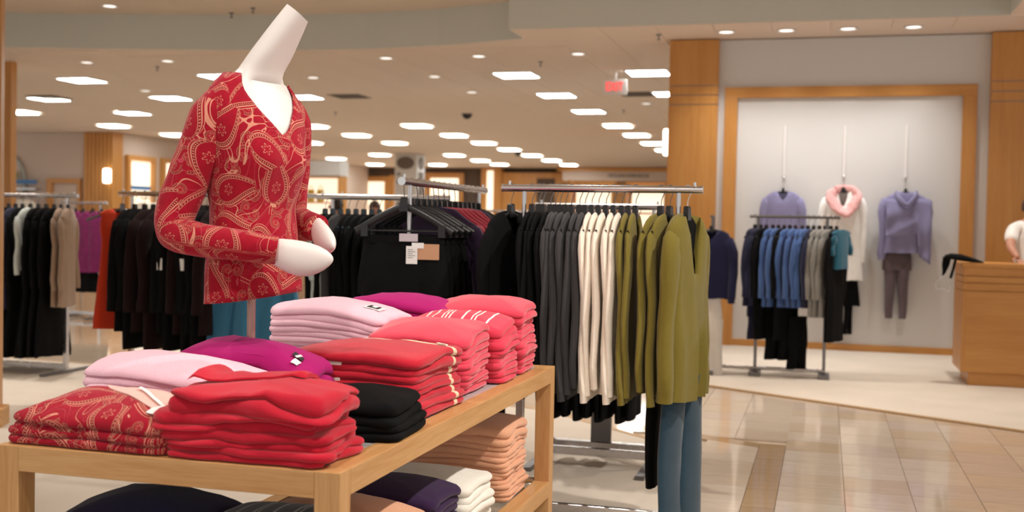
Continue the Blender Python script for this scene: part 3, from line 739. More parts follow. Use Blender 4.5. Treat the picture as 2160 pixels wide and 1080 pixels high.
# lower shelf
GZ = .298
stack('the peach pile', 'peach folded wool sweater', 'folded sweater', f_peach, -1.345, 4.19, GZ, .43, .34, [.036, .036, .036, .036, .04, .05, .062], R(1), 67, bendk=.004, dome=.2, wr=1.2, group='peach sweaters on the lower shelf', loose=1.4)
stack('the white pile', 'white folded knit sweater', 'folded sweater', f_white, -1.345, 3.72, GZ, .44, .32, [.052, .055, .062], R(-2), 71, bendk=.008, dome=.3, group='white sweaters on the lower shelf')
stack('the dark purple pile', 'dark purple folded sweater', 'folded sweater', f_purple, -1.36, 3.34, GZ, .46, .30, [.05, .052, .058, .06], R(2), 73, bendk=.010, dome=.4, group='purple sweaters on the lower shelf')
stack('the front peach pile', 'peach folded knit top', 'folded top', f_peach, -1.33, 2.96, GZ, .46, .30, [.055, .058, .06, .062], R(-2), 79, bendk=.012, dome=.5, group='peach tops on the lower shelf', name='folded_shirt')
stack('the dark navy pile', 'dark navy folded sweater', 'folded sweater', f_navy, -1.73, 2.64, GZ, .44, .36, [.07, .072, .074, .085], R(3), 83, bendk=.020, dome=.3, group='navy sweaters on the lower shelf')
sb_ = stack('the black striped pile', 'black folded sweater with thin white stripes', 'folded sweater', m_blackstripe, -1.33, 2.60, GZ, .36, .28, [.07, .072, .076, .078], R(-2), 89, bendk=.006, dome=.15, group='striped black sweaters on the lower shelf')
o, zt = sb_[3]
tgm = patch(o, zt, lambda u, v: (lerp(.085, .14, u)+.02*v, lerp(-.115, -.075, v)-.03*u), 3, 2, 'price_tag', m_paper, .010, .001)
for k in range(6):
    patch(o, zt, lambda u, v, k=k: (.092+.007*k+.0025*u+.018*v, lerp(-.112, -.085, v)-.03*(.007*k/.055)), 1, 2, 'barcode_line', m_ink, .0125, .0004)

# ------------------------------------------------------------------ the mannequin
def catmull(pts, m):
    P_ = [pts[0]] + list(pts) + [pts[-1]]; out = []
    for i in range(1, len(P_)-2):
        for k in range(m):
            t = k/m; a, b, c, d = P_[i-1], P_[i], P_[i+1], P_[i+2]
            out.append(tuple(.5*(2*b[j]+(c[j]-a[j])*t+(2*a[j]-5*b[j]+4*c[j]-d[j])*t*t+(3*b[j]-a[j]-3*c[j]+d[j])*t**3) for j in range(len(a))))
    out.append(tuple(pts[-1])); return out
def interp(tab, z):
    if z <= tab[0][0]: return tab[0][1:]
    for a, b in zip(tab[:-1], tab[1:]):
        if z <= b[0]:
            t = (z-a[0])/(b[0]-a[0]); t = t*t*(3-2*t)*.5 + t*.5
            return tuple(a[i]+(b[i]-a[i])*t for i in range(1, len(a)))
    return tab[-1][1:]
TORSO = [(1.07,.160,.128,.086),(1.20,.158,.122,.088),(1.30,.144,.106,.088),(1.38,.136,.098,.092),(1.46,.148,.112,.108),(1.53,.160,.124,.11),(1.62,.178,.112,.105),(1.68,.178,.09,.09),(1.72,.165,.072,.075),(1.75,.140,.060,.064),(1.772,.112,.054,.056),(1.80,.080,.05,.052)]
def torso_pt(th, z, k=1.0):
    a, f, b = interp(TORSO, z); c, s = cos(th), sin(th)
    x = a*abs(c)**.9*(1 if c > 0 else -1); y = (-f if s > 0 else b)*abs(s)**.9
    if s > 0:
        for sx in (-1, 1): y -= .022*exp(-((x-sx*.072)/.055)**2 - ((z-1.52)/.06)**2)
    return x*k, y*k
MZ = TOP
man = thing('mannequin', 'headless white mannequin with tall slanted neck wearing a red paisley top', 'mannequin', (-1.658, 3.03, 0), R(74))
part('base', B().lathe([(.0005,MZ+.001),(.07,MZ+.001),(.07,MZ+.006),(.02,MZ+.010),(.0005,MZ+.010)], 32), m_metal, man)
part('pole', B().tube([(0,0,MZ+.008),(0,0,1.20)], .0125, 16), plain('rosy_brushed_pole', (.42,.27,.23), .35, .7), man)
# bare form: chest, neck
rings = []
for i in range(16):
    z = lerp(1.46, 1.758, i/15)
    rings.append([(*torso_pt(2*pi*k/48, z, .955), z) for k in range(48)])
def neck_ring(t):
    z = lerp(1.762, 1.957, t); bl = max(0, 1-t/.16)**2; a = lerp(.078, .027, t)+.026*bl; f = lerp(.058, .025, t)+.004*bl; cxn, cyn = .015*t, -.155*t
    out = []
    for k in range(48):
        th = 2*pi*k/48; c, s = cos(th), sin(th); n = lerp(.9, .55, min(1, t*2.5))
        x = cxn + a*abs(c)**n*(1 if c > 0 else -1); y = cyn - f*abs(s)**n*(1 if s > 0 else -1)
        zz = z + (t**2)*(.63*(y-cyn) - .50*(x-cxn))
        out.append((x, y, zz))
    return out
for i in range(13): rings.append(neck_ring(i/12))
part('form', B().loft(rings), m_skinw, man)
def hand(name, p0, p1, wmax, hmax, up_tilt=0):
    p0, p1 = Vector(p0), Vector(p1); d = (p1-p0).normalized(); v = Vector((0,0,1)); v = (v - d*v.dot(d)).normalized(); s = d.cross(v)
    rings = []
    for t, k in ((-.18,.72),(0,.76),(.12,.86),(.28,.97),(.45,1.0),(.6,.94),(.75,.78),(.87,.56),(.95,.33),(.99,.15),(1.0,.02)):
        c = p0.lerp(p1, t) + v*(-.010*sin(pi*max(0, t)))*1.0
        rings.append([tuple(c + v*cos(2*pi*j/24)*hmax*k + s*sin(2*pi*j/24)*wmax*min(1, k*1.05)) for j in range(24)])
    part(name, B().loft(rings), m_skinw, man)
hand('hand', (-.102,-.192,1.260), (-.019,-.335,1.240), .028, .050)
hand('hand', (.192,-.088,1.327), (.137,-.200,1.270), .028, .042)
# the paisley sweater
NT = 72; rings = []; uvs = []; NV = 30
def ztop_m(th):
    s = sin(th); fr = max(0, s); ang = abs(atan2(cos(th), s)) if s > 0 else 9
    if s > 0 and ang < .95: return 1.595 + (.172-.008*cos(th))*min(1, ang/.86)
    return 1.767-.008*cos(th)
for i in range(NV+1):
    t = i/NV; r = []
    for k in range(NT):
        th = 2*pi*k/NT + .02
        z0 = 1.118 + .012*sin(th) + .014*cos(th)
        z = lerp(z0, ztop_m(th), t)
        x, y = torso_pt(th, z, 1.0)
        n = .003*nz3(x*14, y*14, z*9) + .0045*nz3(cos(th)*3, sin(th)*3, z*6)*(1 if z < 1.45 else .4)
        l = sqrt(x*x+y*y)+1e-6; x += x/l*n; y += y/l*n
        r.append((x, y, z)); uvs.append((th*.16, z))
    rings.append(r)
sw = part('sweater', B().loft(rings, False, True, uvs), m_paisley, man, label='red knit top with cream paisley print and V neck')
sw.modifiers.new('thick', 'SOLIDIFY').thickness = .004
def sleeve(pts, rad, u0):
    P_ = catmull([tuple(p)+(r,) for p, r in zip(pts, rad)], 8)
    b = B(); b.tube([p[:3] for p in P_], [p[3] for p in P_], 28, True)
    n = 28; L = 0; uv = []
    for i, p in enumerate(P_):
        if i: L += (Vector(p[:3])-Vector(P_[i-1][:3])).length
        uv += [(u0 + k/n*.34, L) for k in range(n)]
    b.uv = uv
    # cloth creases inside the elbow
    b.v = [(v[0]+.004*nz3(v[0]*18, v[1]*18, v[2]*18), v[1]+.004*nz3(v[1]*18, v[2]*18, v[0]*18), v[2]+.004*nz3(v[2]*20, v[0]*20, 5)) for v in b.v]
    return part('sleeve', b, m_paisley, sw)
sleeve([(-.108,.0,1.712),(-.141,.02,1.645),(-.160,.05,1.548),(-.184,.08,1.45),(-.208,.098,1.366),(-.220,.085,1.312),(-.208,.015,1.291),(-.182,-.07,1.281),(-.145,-.14,1.272),(-.100,-.195,1.264)],
       [.050,.066,.067,.062,.057,.053,.050,.046,.043,.040], 0)
sleeve([(.135,.0,1.70),(.174,.012,1.64),(.202,.04,1.53),(.220,.06,1.42),(.222,.05,1.36),(.210,-.01,1.338),(.200,-.05,1.332),(.192,-.09,1.327)],
       [.052,.062,.063,.058,.054,.050,.046,.042], .5)

# ------------------------------------------------------------------ hanging garments
_G = {}
def top_meshes(key, mat, L=.77, Ls=.70, W_=.20, b=.024, V=.0, vw=.08, seed=1, flare=1.0, fold=.008, n=26, sleeves=True, sl=(.036,.022), open_=False, drop=.06):
    k = (key, mat.name)
    if k in _G: return _G[k]
    rr = random.Random(seed*13+5); S = seed*3.7
    zs = [(-.106,.046,.75),(-.110,.066,.8),(-.119,.115,.85),(-.119-drop*.40,.158,.9),(-.119-drop*.85,W_*.93,.95),(-.135-drop,W_*.99,1.05),(-.25,W_*1.0,1.15),(-.34,W_*.93,1.2)]
    nz_ = 8
    for i in range(1, nz_+1):
        u = i/nz_; zs.append((-.34-(L+.118-.34)*u, W_*lerp(.93, flare, u**1.2), 1.2))
    rings, uv = [], []
    for i, (z, a, bk) in enumerate(zs):
        r = []; depth = max(0, min(1, (-z-.2)/.5))
        for j in range(n):
            th = 2*pi*j/n; c, s = cos(th), sin(th)
            x = a*abs(c)**.85*(1 if c > 0 else -1); y = -b*bk*abs(s)**.8*(1 if s > 0 else -1)
            f = fold*depth*(sin(x*52+S+z*2.2)*.7 + nz3(x*20+S, s*2, z*3)*1.1)
            y += f; x += .010*depth*nz3(z*4+S, s*1.5, c)
            zz = z
            if V and s > 0.05 and z > -.118-V*1.4:
                wgt = 1 if i < 3 else max(0, 1-(-z-.14)/(V*1.3))
                zz -= V*max(0, 1-abs(x)/vw)*wgt
            if i == len(zs)-1: zz += .012*nz3(x*9+S, s, 1)
            r.append((x, y, zz)); uv.append((x, zz))
        rings.append(r)
    bb = B().loft(rings, False, True, uv)
    out = [('body', mesh(bb, 'body', mat))]
    if sleeves:
        for sx in (-1, 1):
            P_ = []; sw_ = rr.uniform(-.02, .02)
            for t in [0,.02,.06,.14,.25,.4,.55,.7,.85,.93,.95,1.0]:
                dm = min(1, .25+t*11); ra = dm*lerp(sl[0]*1.4, sl[0], min(1, t*2.2)) * (.82 if t > .94 else 1) * lerp(1, .8, t); rb = dm*lerp(sl[1]*1.1, sl[1], t)
                x = sx*(W_*.74 + .052*min(1, t*5) + .016*t + .008*sin(t*7+S)); y = .006*sin(t*9+S*2+sx) + sw_*t
                P_.append(((x, y, -.142-drop*.55-Ls*t), (ra, rb)))
            q = B().tube([p[0] for p in P_], [p[1] for p in P_], 12)
            q.v = [(v[0]+.006*nz3(v[2]*9+S, v[1]*30, sx), v[1]+.005*nz3(v[2]*12, v[0]*30, S), v[2]) for v in q.v]
            out.append(('sleeve', mesh(q, 'sleeve', mat)))
    _G[k] = out; return out
def trouser_meshes(key, mat, L=1.0, W_=.19, seed=1, leg=(.105,.085), b=.03):
    k = (key, mat.name)
    if k in _G: return _G[k]
    S = seed*2.9; out = []
    rings = []
    for z, a, bb in [(0,W_,b*.8),(-.02,W_*1.0,b*.9),(-.04,W_*1.01,b),(-.12,W_*1.1,b*1.3),(-.2,W_*1.16,b*1.5),(-.27,W_*1.15,b*1.5)]:
        rings.append([(a*abs(cos(2*pi*j/24))**.8*(1 if cos(2*pi*j/24) > 0 else -1), -bb*sin(2*pi*j/24)+.004*sin(j*2.3+z*9), z-.16) for j in range(24)])
    out.append(('hips', mesh(B().loft(rings, False), 'hips', mat)))
    for sx in (-1, 1):
        P_ = [((sx*W_*.52, 0, -.36), (leg[0], b*1.5))]
        for i in range(1, 9):
            u = i/8; P_.append(((sx*(W_*lerp(.52, .50, u)+.006*sin(u*6+S)), .008*sin(u*5+S+sx), -.36-(L-.2)*u), (lerp(leg[0], leg[1], u), b*lerp(1.5, 1.0, u))))
        q = B(); rr_ = []
        for p, (a, bb) in P_: rr_.append([(p[0]+a*cos(2*pi*j/16), p[1]-bb*sin(2*pi*j/16)+.005*nz3(p[2]*6+S, j, sx), p[2]) for j in range(16)])
        q.loft(rr_); out.append(('trouser_leg', mesh(q, 'trouser_leg', mat)))
    out.append(('waistband', mesh(B().loft([[((W_+.004)*abs(cos(2*pi*j/24))**.8*(1 if cos(2*pi*j/24) > 0 else -1), -(b*.9+.004)*sin(2*pi*j/24), z) for j in range(24)] for z in (-.158,-.195)], False), 'waistband', mat)))
    _G[k] = out; return out
def skirt_meshes(key, mat, L=.62, W0=.16, W1=.26, seed=1, b=.04, z0=-.16, fold=.016):
    k = (key, mat.name)
    if k in _G: return _G[k]
    S = seed*1.7; rings = []
    for i in range(11):
        u = i/10; a = lerp(W0, W1, u**.8); bb = lerp(b*.7, b*1.3, u)
        rings.append([(a*cos(2*pi*j/40), -bb*sin(2*pi*j/40)+fold*u*sin(j*2*pi*7/40+S)+.004*nz3(j, u*4, S), z0-L*u+.01*u*nz3(j*.4, S, 2)) for j in range(40)])
    _G[k] = [('skirt_body', mesh(B().loft(rings, False), 'skirt_body', mat)), ('waistband', mesh(B().loft([[((W0+.003)*cos(2*pi*j/40), -(b*.7+.003)*sin(2*pi*j/40), z) for j in range(40)] for z in (z0+.004, z0-.035)], False), 'waistband', mat))]
    return _G[k]
def hook_b(r=.0022, bar=.0195):
    pts = [(bar*cos(R(a)), 0, bar*sin(R(a))) for a in range(-35, 181, 18)]
    pts += [(-bar*.9, 0, -.012), (-bar*.5, 0, -.03), (-.003, 0, -.048), (0, 0, -.09)]
    b = B().tube(pts, r, 6); b.v = [(v[1], v[0], v[2]) for v in b.v]; return b
def hanger_meshes(key, mat, clips=False, half=.195, wire=None, drop=.082, thick=.9):
    k = (key, mat.name)
    if k in _G: return _G[k]
    out = [('hook', mesh(hook_b(), 'hook', wire or m_wire))]
    nb = B().loft([[(x*w, y*d, z) for x, y in ((-1,-1),(1,-1),(1,1),(-1,1))] for z, w, d in ((-.072,.013,.008),(-.078,.016,.011),(-.11,.018,.012),(-.135,.022,.012))])
    out.append(('neck_block', mesh(nb, 'neck_block', mat, False)))
    P_ = []
    for i in range(13):
        u = i/6-1; P_.append(((u*half, 0, -.112-drop*abs(u)**1.25), ((.010 if abs(u) < .9 else .012)*thick, .006)))
    arm = B().tube([p[0] for p in P_], [(p[1][0], p[1][1]) for p in P_], 8)
    out.append(('arm', mesh(arm, 'arm', mat)))
    if clips:
        out.append(('cross_bar', mesh(B().tube([(-half*.95,0,-.106-drop),(half*.95,0,-.106-drop)], .004, 6), 'cross_bar', mat)))
        for sx in (-1, 1):
            out.append(('clip', mesh(B().box(sx*half*.8-.016, sx*half*.8+.016, -.022, .022, -.133-drop, -.078-drop), 'clip', mat, False)))
    _G[k] = out; return out
def build(name, label, cat, meshes, loc, rot, group=None):
    t = thing(name, label, cat, loc, rot, group)
    for nm, me in meshes: ob(nm, me, t)
    return t
def hang(loc, rot, gname, glabel, gcat, meshes, ggroup, hlabel, hgroup, hm=None, tilt=0):
    h = build('clothes_hanger', hlabel, 'hanger', hm or hanger_meshes('std', m_plastic), loc, rot, hgroup)
    g = build(gname, glabel, gcat, meshes, loc, rot, ggroup)
    return h, g
def rack(label, cx, cy, length, axis, z, bar_r=.017, post=.10, foot=.5, sleeve_z=1.28, low=None, feet=True, mat=None, name='clothes_rack', base_z=.04):
    t = thing(name, label, 'clothes rack', (cx, cy, 0), 0 if axis == 'x' else pi/2)
    h = length/2; mat = mat or m_metal
    part('bar', B().tube([(-h,0,z),(h,0,z)], bar_r, 16), mat, t)
    for s in (-1, 1):
        part('end_cap', B().tube([(s*h,0,z),(s*(h+.006),0,z)], bar_r+.002, 16), m_silver, t)
        x = s*(h-post)
        part('end_stop', B().tube([(s*(h-.03),0,z+bar_r-.002),(s*(h-.03),0,z+bar_r+.016)], .006, 8), m_silver, t)
        part('post', B().tube([(x,0,sleeve_z-.05),(x,0,z-bar_r+.002)], .0105, 12), mat, t)
        part('upright', B().box(x-.017,x+.017,-.017,.017,.03,sleeve_z), mat, t, False, .002)
        if feet: part('foot', B().box(x-.026,x+.026,-foot/2,foot/2,.0,.034), m_dkmetal, t, False, .004)
    part('base_rail', B().box(-h+post, h-post, -.016, .016, base_z, base_z+.045), mat, t, False, .003)
    return t

# ---- the near chrome rack of cardigans
R1Y, BZ = 4.95, 1.518
rack('near chrome rack of black, grey, cream and olive cardigans behind the table', -.977, R1Y, .904, 'x', BZ)
CARDIGANS = [(-1.292,'k'),(-1.259,'k'),(-1.24,'k'),(-1.205,'k'),(-1.183,'g'),(-1.162,'g'),(-1.136,'g'),(-1.108,'g'),(-1.071,'g'),(-1.045,'g'),(-1.015,'c'),(-0.984,'c'),(-0.95,'c'),(-0.915,'c'),(-0.878,'c'),(-0.848,'o'),(-0.816,'o'),(-0.703,'o'),(-0.664,'o')]
CN = {'k': ('black', f_black), 'g': ('charcoal grey', f_grey), 'c': ('cream', f_cream), 'o': ('olive green', f_olive)}
rr = random.Random(21); cc = {}
for x, c in CARDIGANS:
    cc[c] = cc.get(c, 0)+1; nm, mt = CN[c]; v = cc[c] % 3
    ms = top_meshes(f'card{v}', mt, L=.765+.02*v, Ls=.70+.03*((v*2) % 3), b=.017, seed=v+1, V=.16, vw=.06, fold=.006, flare=1.0, sl=(.043,.0155), drop=.055)
    hang((x, R1Y, BZ), R(90-(14 if x > -.72 else rr.uniform(-1.5, 2.5))), 'knit_cardigan', f'{nm} knit cardigan, {ORD[cc[c]]} {nm} one from the left on the near chrome rack', 'cardigan', ms, f'{nm} cardigans on the near rack',
         f'black hanger of the {ORD[cc[c]]} {nm} cardigan from the left on the near chrome rack', 'hangers on the near rack')
# black blouse at the left end, turned to the aisle
hang((-1.391, R1Y, BZ), R(74), 'blouse', 'black blouse turned outward at the left end of the near chrome rack', 'blouse', top_meshes('blouse', f_black, L=.70, Ls=.55, b=.03, seed=5, V=.12, fold=.012), None,
     'black hanger at the far left end of the near chrome rack', 'hangers on the near rack')
hk, g = hang((-0.586, R1Y, BZ), R(76), 'knit_cardigan', 'olive green cardigan turned outward over jeans at the right rack end', 'cardigan',
     top_meshes('cardout', f_olive, L=.80, Ls=.74, W_=.205, b=.05, seed=9, V=.34, vw=.085, fold=.030, flare=1.06, sl=(.050,.034), drop=.055), 'olive green cardigans on the near rack',
     'black hanger with a silver hook at the right end of the near chrome rack', 'hangers on the near rack', hanger_meshes('stds', m_plastic, wire=m_silver))
part('black_inner_top', top := B().loft([[(.17*cos(2*pi*j/20)*k, -.02*sin(2*pi*j/20), z) for j in range(20)] for z, k in ((-.135,.45),(-.17,.8),(-.3,.95),(-.6,.95))], False), f_black, g, label='black lining seen in the neckline')
build('jeans', 'blue denim jeans hanging below the outward olive cardigan', 'jeans', trouser_meshes('jeans', f_jean, L=.84, W_=.15, leg=(.085,.085), b=.021, seed=4), (-0.586+.0, R1Y-.02, 1.06), R(64))
build('trousers', 'black trousers hanging left of the blue jeans', 'trousers', trouser_meshes('blk1', f_black, L=1.0, W_=.16, leg=(.085,.07), b=.022, seed=6), (-.70, R1Y+.06, 1.36), R(84))

# ---- rack behind it with long black trousers
rt_ = rack('chrome rack with a flat centre post standing behind the near cardigan rack', -1.22, 6.15, .72, 'x', 1.46, post=.05, foot=.62, base_z=.06)
part('centre_post', B().box(-.075,.045,.28,.31,.05,1.2), m_dkmetal, rt_, False, .003)
part('base_rail', B().box(-.32,.30,.27,.33,.04,.085), m_metal, rt_, False, .003)
part('side_rail', B().box(-.33,-.29,-.02,.33,.04,.085), m_metal, rt_, False, .003)
for i in range(8):
    hang((-1.43+.062*i, 6.15, 1.46), R(90+rr.uniform(-6, 6)), 'trousers', f'long black trousers, {ORD[i+1]} from the left on the rack behind the near rack', 'trousers', trouser_meshes(f'blk{2+i%2}', f_black, L=1.02-.02*(i % 2), W_=.17, leg=(.10,.10), b=.026, seed=i % 2), 'black trousers on the middle rack',
         f'black clip hanger, {ORD[i+1]} from the left on the rack behind the near rack', 'hangers on the middle rack', hanger_meshes('clip', m_plastic, True))

# ---- trouser rack seen end on behind the table
PX, PZ = -1.83, 1.535
rack('chrome rack seen end on behind the pink piles with trousers facing out', PX, 5.33, 1.26, 'y', PZ)
pm = [f_black]*5 + [f_plum, f_burg, f_burg, f_burg, f_burg, f_burg, f_plum, f_black, f_black, f_black]
pn = {f_black: 'black', f_plum: 'dark plum', f_burg: 'burgundy'}
for i, mt in enumerate(pm):
    y = 4.74 + .078*i
    lab_ = f'{pn[mt]} {"knit top" if mt is not f_black else "trousers"}, {ORD[i+1]} from the front on the end-on rack'
    ms = trouser_meshes(f'pt{i%3}', mt, L=.98, W_=.185, leg=(.10,.09), b=.03, seed=i % 3) if mt is f_black else top_meshes(f'pk{i%2}', mt, L=.66, Ls=.5, b=.02, W_=.24, seed=i % 2+3, drop=.09)
    h, g = hang((PX+rr.uniform(-.004,.004), y, PZ), R(rr.uniform(-4, 4)+2), 'trousers' if mt is f_black else 'knit_pullover', lab_, 'trousers' if mt is f_black else 'top', ms, 'clothes on the end-on rack',
         f'wide black plastic hanger, {ORD[i+1]} from the front on the end-on rack', 'hangers on the end-on rack', hanger_meshes('clipw', m_plastic, True, .225, None, .118, 1.6))
    if mt is f_black: g.location.z -= .085
    if i == 0:
        part('size_card', B().box(-.01,.075,-.040,-.036,-.185,-.150), m_greytag, g, False, label='pale grey size card')
        part('tan_patch', B().box(.075,.175,-.042,-.038,-.265,-.195), m_tantag, g, False, label='tan leather patch')
        tg = part('price_tag', B().box(.025,.077,-.048,-.046,-.285,-.205), m_paper, g, False, label='white price tag with small print')
        part('small_tag', B().box(.05,.105,-.045,-.043,-.215,-.190), m_paper, g, False)
        for k in range(5): ob('print_line', mesh(B().box(.032,.032+.024+.012*(k % 2),-.0486,-.048,-.222-.009*k,-.220-.009*k), 'print_line', m_ink, False), tg)

# ---- cool chrome rack of black tops in the middle distance, with skirts to its left
rack('cool chrome rack of black tops behind the mannequin hands', -2.62, 6.4, .86, 'x', 1.50)
for i in range(16):
    mt = [f_black, f_black, f_grey][i % 3] if i % 5 else f_black
    hang((-3.0+.052*i, 6.4, 1.50), R(90+rr.uniform(-5, 5)), 'long_sleeved_shirt', f'dark long sleeved top, {ORD[i+1]} from the left on the cool chrome rack', 'top', top_meshes(f'lt{i%2}', mt, L=.95, Ls=.66, b=.02, seed=i % 2+11, fold=.008), 'dark tops on the cool chrome rack',
         f'dark blue plastic hanger, {ORD[i+1]} from the left on the cool chrome rack', 'hangers on the cool chrome rack', hanger_meshes('blue', m_bluep))
build('trousers', 'pale ice coloured trousers between the dark clothes right of the mannequin hem', 'trousers', trouser_meshes('ice', f_ice, L=.72, W_=.05, leg=(.032,.03), b=.02), (-2.97, 6.2, 1.42), R(20))

# ---- rack behind the mannequin arm: coats, then teal skirts
rack('chrome rack of dark coats behind the paisley sleeve', -3.95, 6.9, 1.74, 'x', 1.516)
seq = [(-4.70,f_black,'black'),(-4.62,f_black,'black'),(-4.55,f_brown,'dark brown'),(-4.46,f_brown,'dark brown'),(-4.38,f_black,'black'),(-4.31,f_black,'black'),(-4.24,f_brown,'dark brown'),(-4.17,f_black,'black'),(-4.13,f_black,'black'),(-4.09,f_black,'black'),(-4.05,f_brown,'dark brown')]
for i, (x, mt, nm) in enumerate(seq):
    hk, g = hang((x, 6.9, 1.516), R(88+rr.uniform(-6, 6)), 'coat', f'{nm} coat, {ORD[i+1]} from the left behind the paisley sleeve', 'coat', top_meshes(f'coat{i%2}', mt, L=.84+.12*(i % 2), Ls=.64, b=.035, W_=.21, seed=i % 2+21, fold=.010, sl=(.055,.036)), 'dark coats behind the mannequin',
         f'black hanger of the {ORD[i+1]} coat from the left behind the paisley sleeve', 'hangers behind the mannequin')
    if i in (5, 8): part('price_tag', B().box(-.262,-.258,-.02,.02,-.52,-.44), m_paper, g, False, label='small white price tag')
for i, x in enumerate((-3.99, -3.83, -3.67)):
    hang((x, 6.9, 1.516), R(24), 'skirt', f'long teal skirt under the mannequin hem, {ORD[i+1]} from the left', 'skirt', skirt_meshes(f'teal{i%2}', f_teal, L=.95, W0=.15, W1=.26, seed=i % 2+1, fold=.034), 'teal skirts behind the mannequin',
         f'clip hanger of the {ORD[i+1]} teal skirt from the left', 'teal skirt hangers', hanger_meshes('clip', m_plastic, True))
hang((-4.80, 6.9, 1.516), R(44), 'dress', 'orange red sleeveless dress hanging at the left end of the coat rack', 'dress', top_meshes('orange', f_orange, L=.84, W_=.15, b=.03, sleeves=False, seed=31, flare=1.3, V=.06), None,
     'grey hanger of the orange red dress', None, hanger_meshes('greyh', m_dkmetal, half=.24))

# ---- far left rack of long black dresses and jackets
rack('chrome rack of long black dresses at the left edge beside the wooden post', -6.62, 8.15, 1.02, 'x', 1.52, foot=.62)
seq = [(-7.02,'black','d'),(-6.94,'navy','d'),(-6.87,'navy','d'),(-6.80,'black','d'),(-6.73,'navy','d'),(-6.66,'black','d'),(-6.58,'white','s'),(-6.50,'black','c'),(-6.42,'black','c'),(-6.34,'black','c'),(-6.27,'tan','j'),(-6.20,'tan','j')]
fm = {'black': f_black, 'navy': f_dnavy, 'white': f_ice, 'tan': f_tan}
for i, (x, nm, k) in enumerate(seq):
    kw = {'d': dict(L=.86, Ls=.6, flare=1.0), 's': dict(L=.52, Ls=.5, flare=.8), 'c': dict(L=1.24, Ls=.6, flare=1.45), 'j': dict(L=.82, Ls=.62, flare=1.05)}[k]
    gn, gc = {'d': ('jacket','jacket'), 's': ('blouse','blouse'), 'c': ('long_dress','dress'), 'j': ('jacket','jacket')}[k]
    hang((x, 8.15, 1.52), R(112 if k == 'j' else 100), gn, f'{nm} {gn.replace("_"," ")}, {ORD[i+1]} from the left on the rack at the left edge', gc, top_meshes(f'l{k}', fm[nm], b=.03, seed=41+i % 2, fold=.012, **kw), 'clothes on the far left rack',
         f'black hanger, {ORD[i+1]} from the left on the rack at the left edge', 'hangers on the far left rack')
for i in range(5):
    build('skirt', f'long black skirt hanging low, {ORD[i+1]} from the left under the left edge jackets', 'skirt', skirt_meshes('lowsk', f_black, L=.62, W0=.15, W1=.24, seed=3), (-7.0+.14*i, 8.15, .92), R(60), 'low black skirts')
# ---- magenta blouse rack
rack('chrome rack of magenta print blouses far left', -9.49, 12.8, .70, 'x', 1.526, foot=.6)
for i, (x, a) in enumerate([(-9.70,60),(-9.62,55),(-9.50,20),(-9.36,14),(-9.22,10)]):
    hang((x, 12.8, 1.526), R(a), 'blouse', f'magenta print blouse, {ORD[i+1]} from the left on the far left rack', 'blouse', top_meshes(f'mag{i%2}', f_mauve, L=.80, Ls=.5, W_=.19, b=.04, seed=51+i % 2, V=.06, flare=1.1, fold=.014), 'magenta blouses',
         f'black hanger of the {ORD[i+1]} magenta print blouse', 'magenta blouse hangers')
for i, x in enumerate((-9.52, -9.32)):
    build('skirt', f'short black skirt below the magenta blouses, {["left","right"][i]} one', 'skirt', skirt_meshes('shsk', f_black, L=.36, W0=.17, W1=.19, seed=5, fold=.006), (x, 12.8, .86), R(15), 'short black skirts')
# ---- red tops beyond the end-on rack
rack('thin chrome rack of red tops beyond the end-on rack', -3.80, 12.4, 1.05, 'x', 1.50)
for i in range(9):
    hang((-4.22+.105*i, 12.4, 1.50), R(70), 'jersey_shirt', f'bright red top, {ORD[i+1]} from the left on the thin far rack', 'top', top_meshes('farred', f_redfar, L=.66, Ls=.5, b=.03, seed=61), 'red tops on the thin far rack',
         f'silver hanger, {ORD[i+1]} from the left on the thin far rack of red tops', 'hangers on the thin far rack', hanger_meshes('sil', m_silver))

# ---- rack before the framed white wall
R3Y, R3Z = 10.5, 1.468
t = thing('clothes_rack', 'low steel rack of blue and grey tops before the framed white wall', 'clothes rack', (-.30, R3Y, 0))
part('bar', B().tube([(-.37,0,R3Z),(.43,0,R3Z)], .013, 12), m_dkmetal, t)
for x in (-.29, .32):
    part('post', B().box(x-.014,x+.014,-.014,.014,.03,R3Z-.01), m_dkmetal, t, False)
    part('foot', B().box(x-.05,x+.05,-.13,.13,.012,.05), m_dkmetal, t, False, .004)
part('base_rail', B().tube([(-.72,0,.075),(.33,0,.075)], .018, 10), m_metal, t)
part('face_out_arm', B().tube([(-.70,0,.06),(-.70,0,1.47)], .014, 10).tube([(-.70,0,1.46),(-.70,-.2,1.46)], .012, 10), m_dkmetal, t)
part('foot', B().box(-.75,-.65,-.22,.15,.012,.05), m_dkmetal, t, False, .004)
seq = [(-.62,'dark navy',f_dnavy,.0),(-.57,'dark navy',f_dnavy,.0),(-.52,'black',f_black,.3),(-.46,'blue',f_blue,0),(-.41,'blue',f_blue,0),(-.36,'black',f_black,.3),(-.31,'blue',f_blue,0),(-.26,'blue',f_blue,0),(-.20,'blue',f_blue,0),(-.15,'blue',f_blue,0),(-.10,'dark navy',f_dnavy,0),(-.05,'heather grey',f_greyj,.08),(.0,'heather grey',f_greyj,.08),(.05,'heather grey',f_greyj,.1),(.10,'black',f_black,.5)]
cc = {}
for i, (x, nm, mt, ex) in enumerate(seq):
    cc[nm] = cc.get(nm, 0)+1
    hang((x, R3Y, R3Z), R(90-28+rr.uniform(-6, 6)), 'jersey_shirt', f'{nm} jersey top, {ORD[cc[nm]]} {nm} one from the left before the framed wall', 'top', top_meshes(f'j{i%2}', mt, L=.70+ex, Ls=.56, W_=.18, b=.024, seed=71+i % 2, fold=.010), 'tops on the rack before the framed wall',
         f'black hanger, {ORD[i+1]} from the left on the rack before the framed wall', 'hangers before the framed wall')
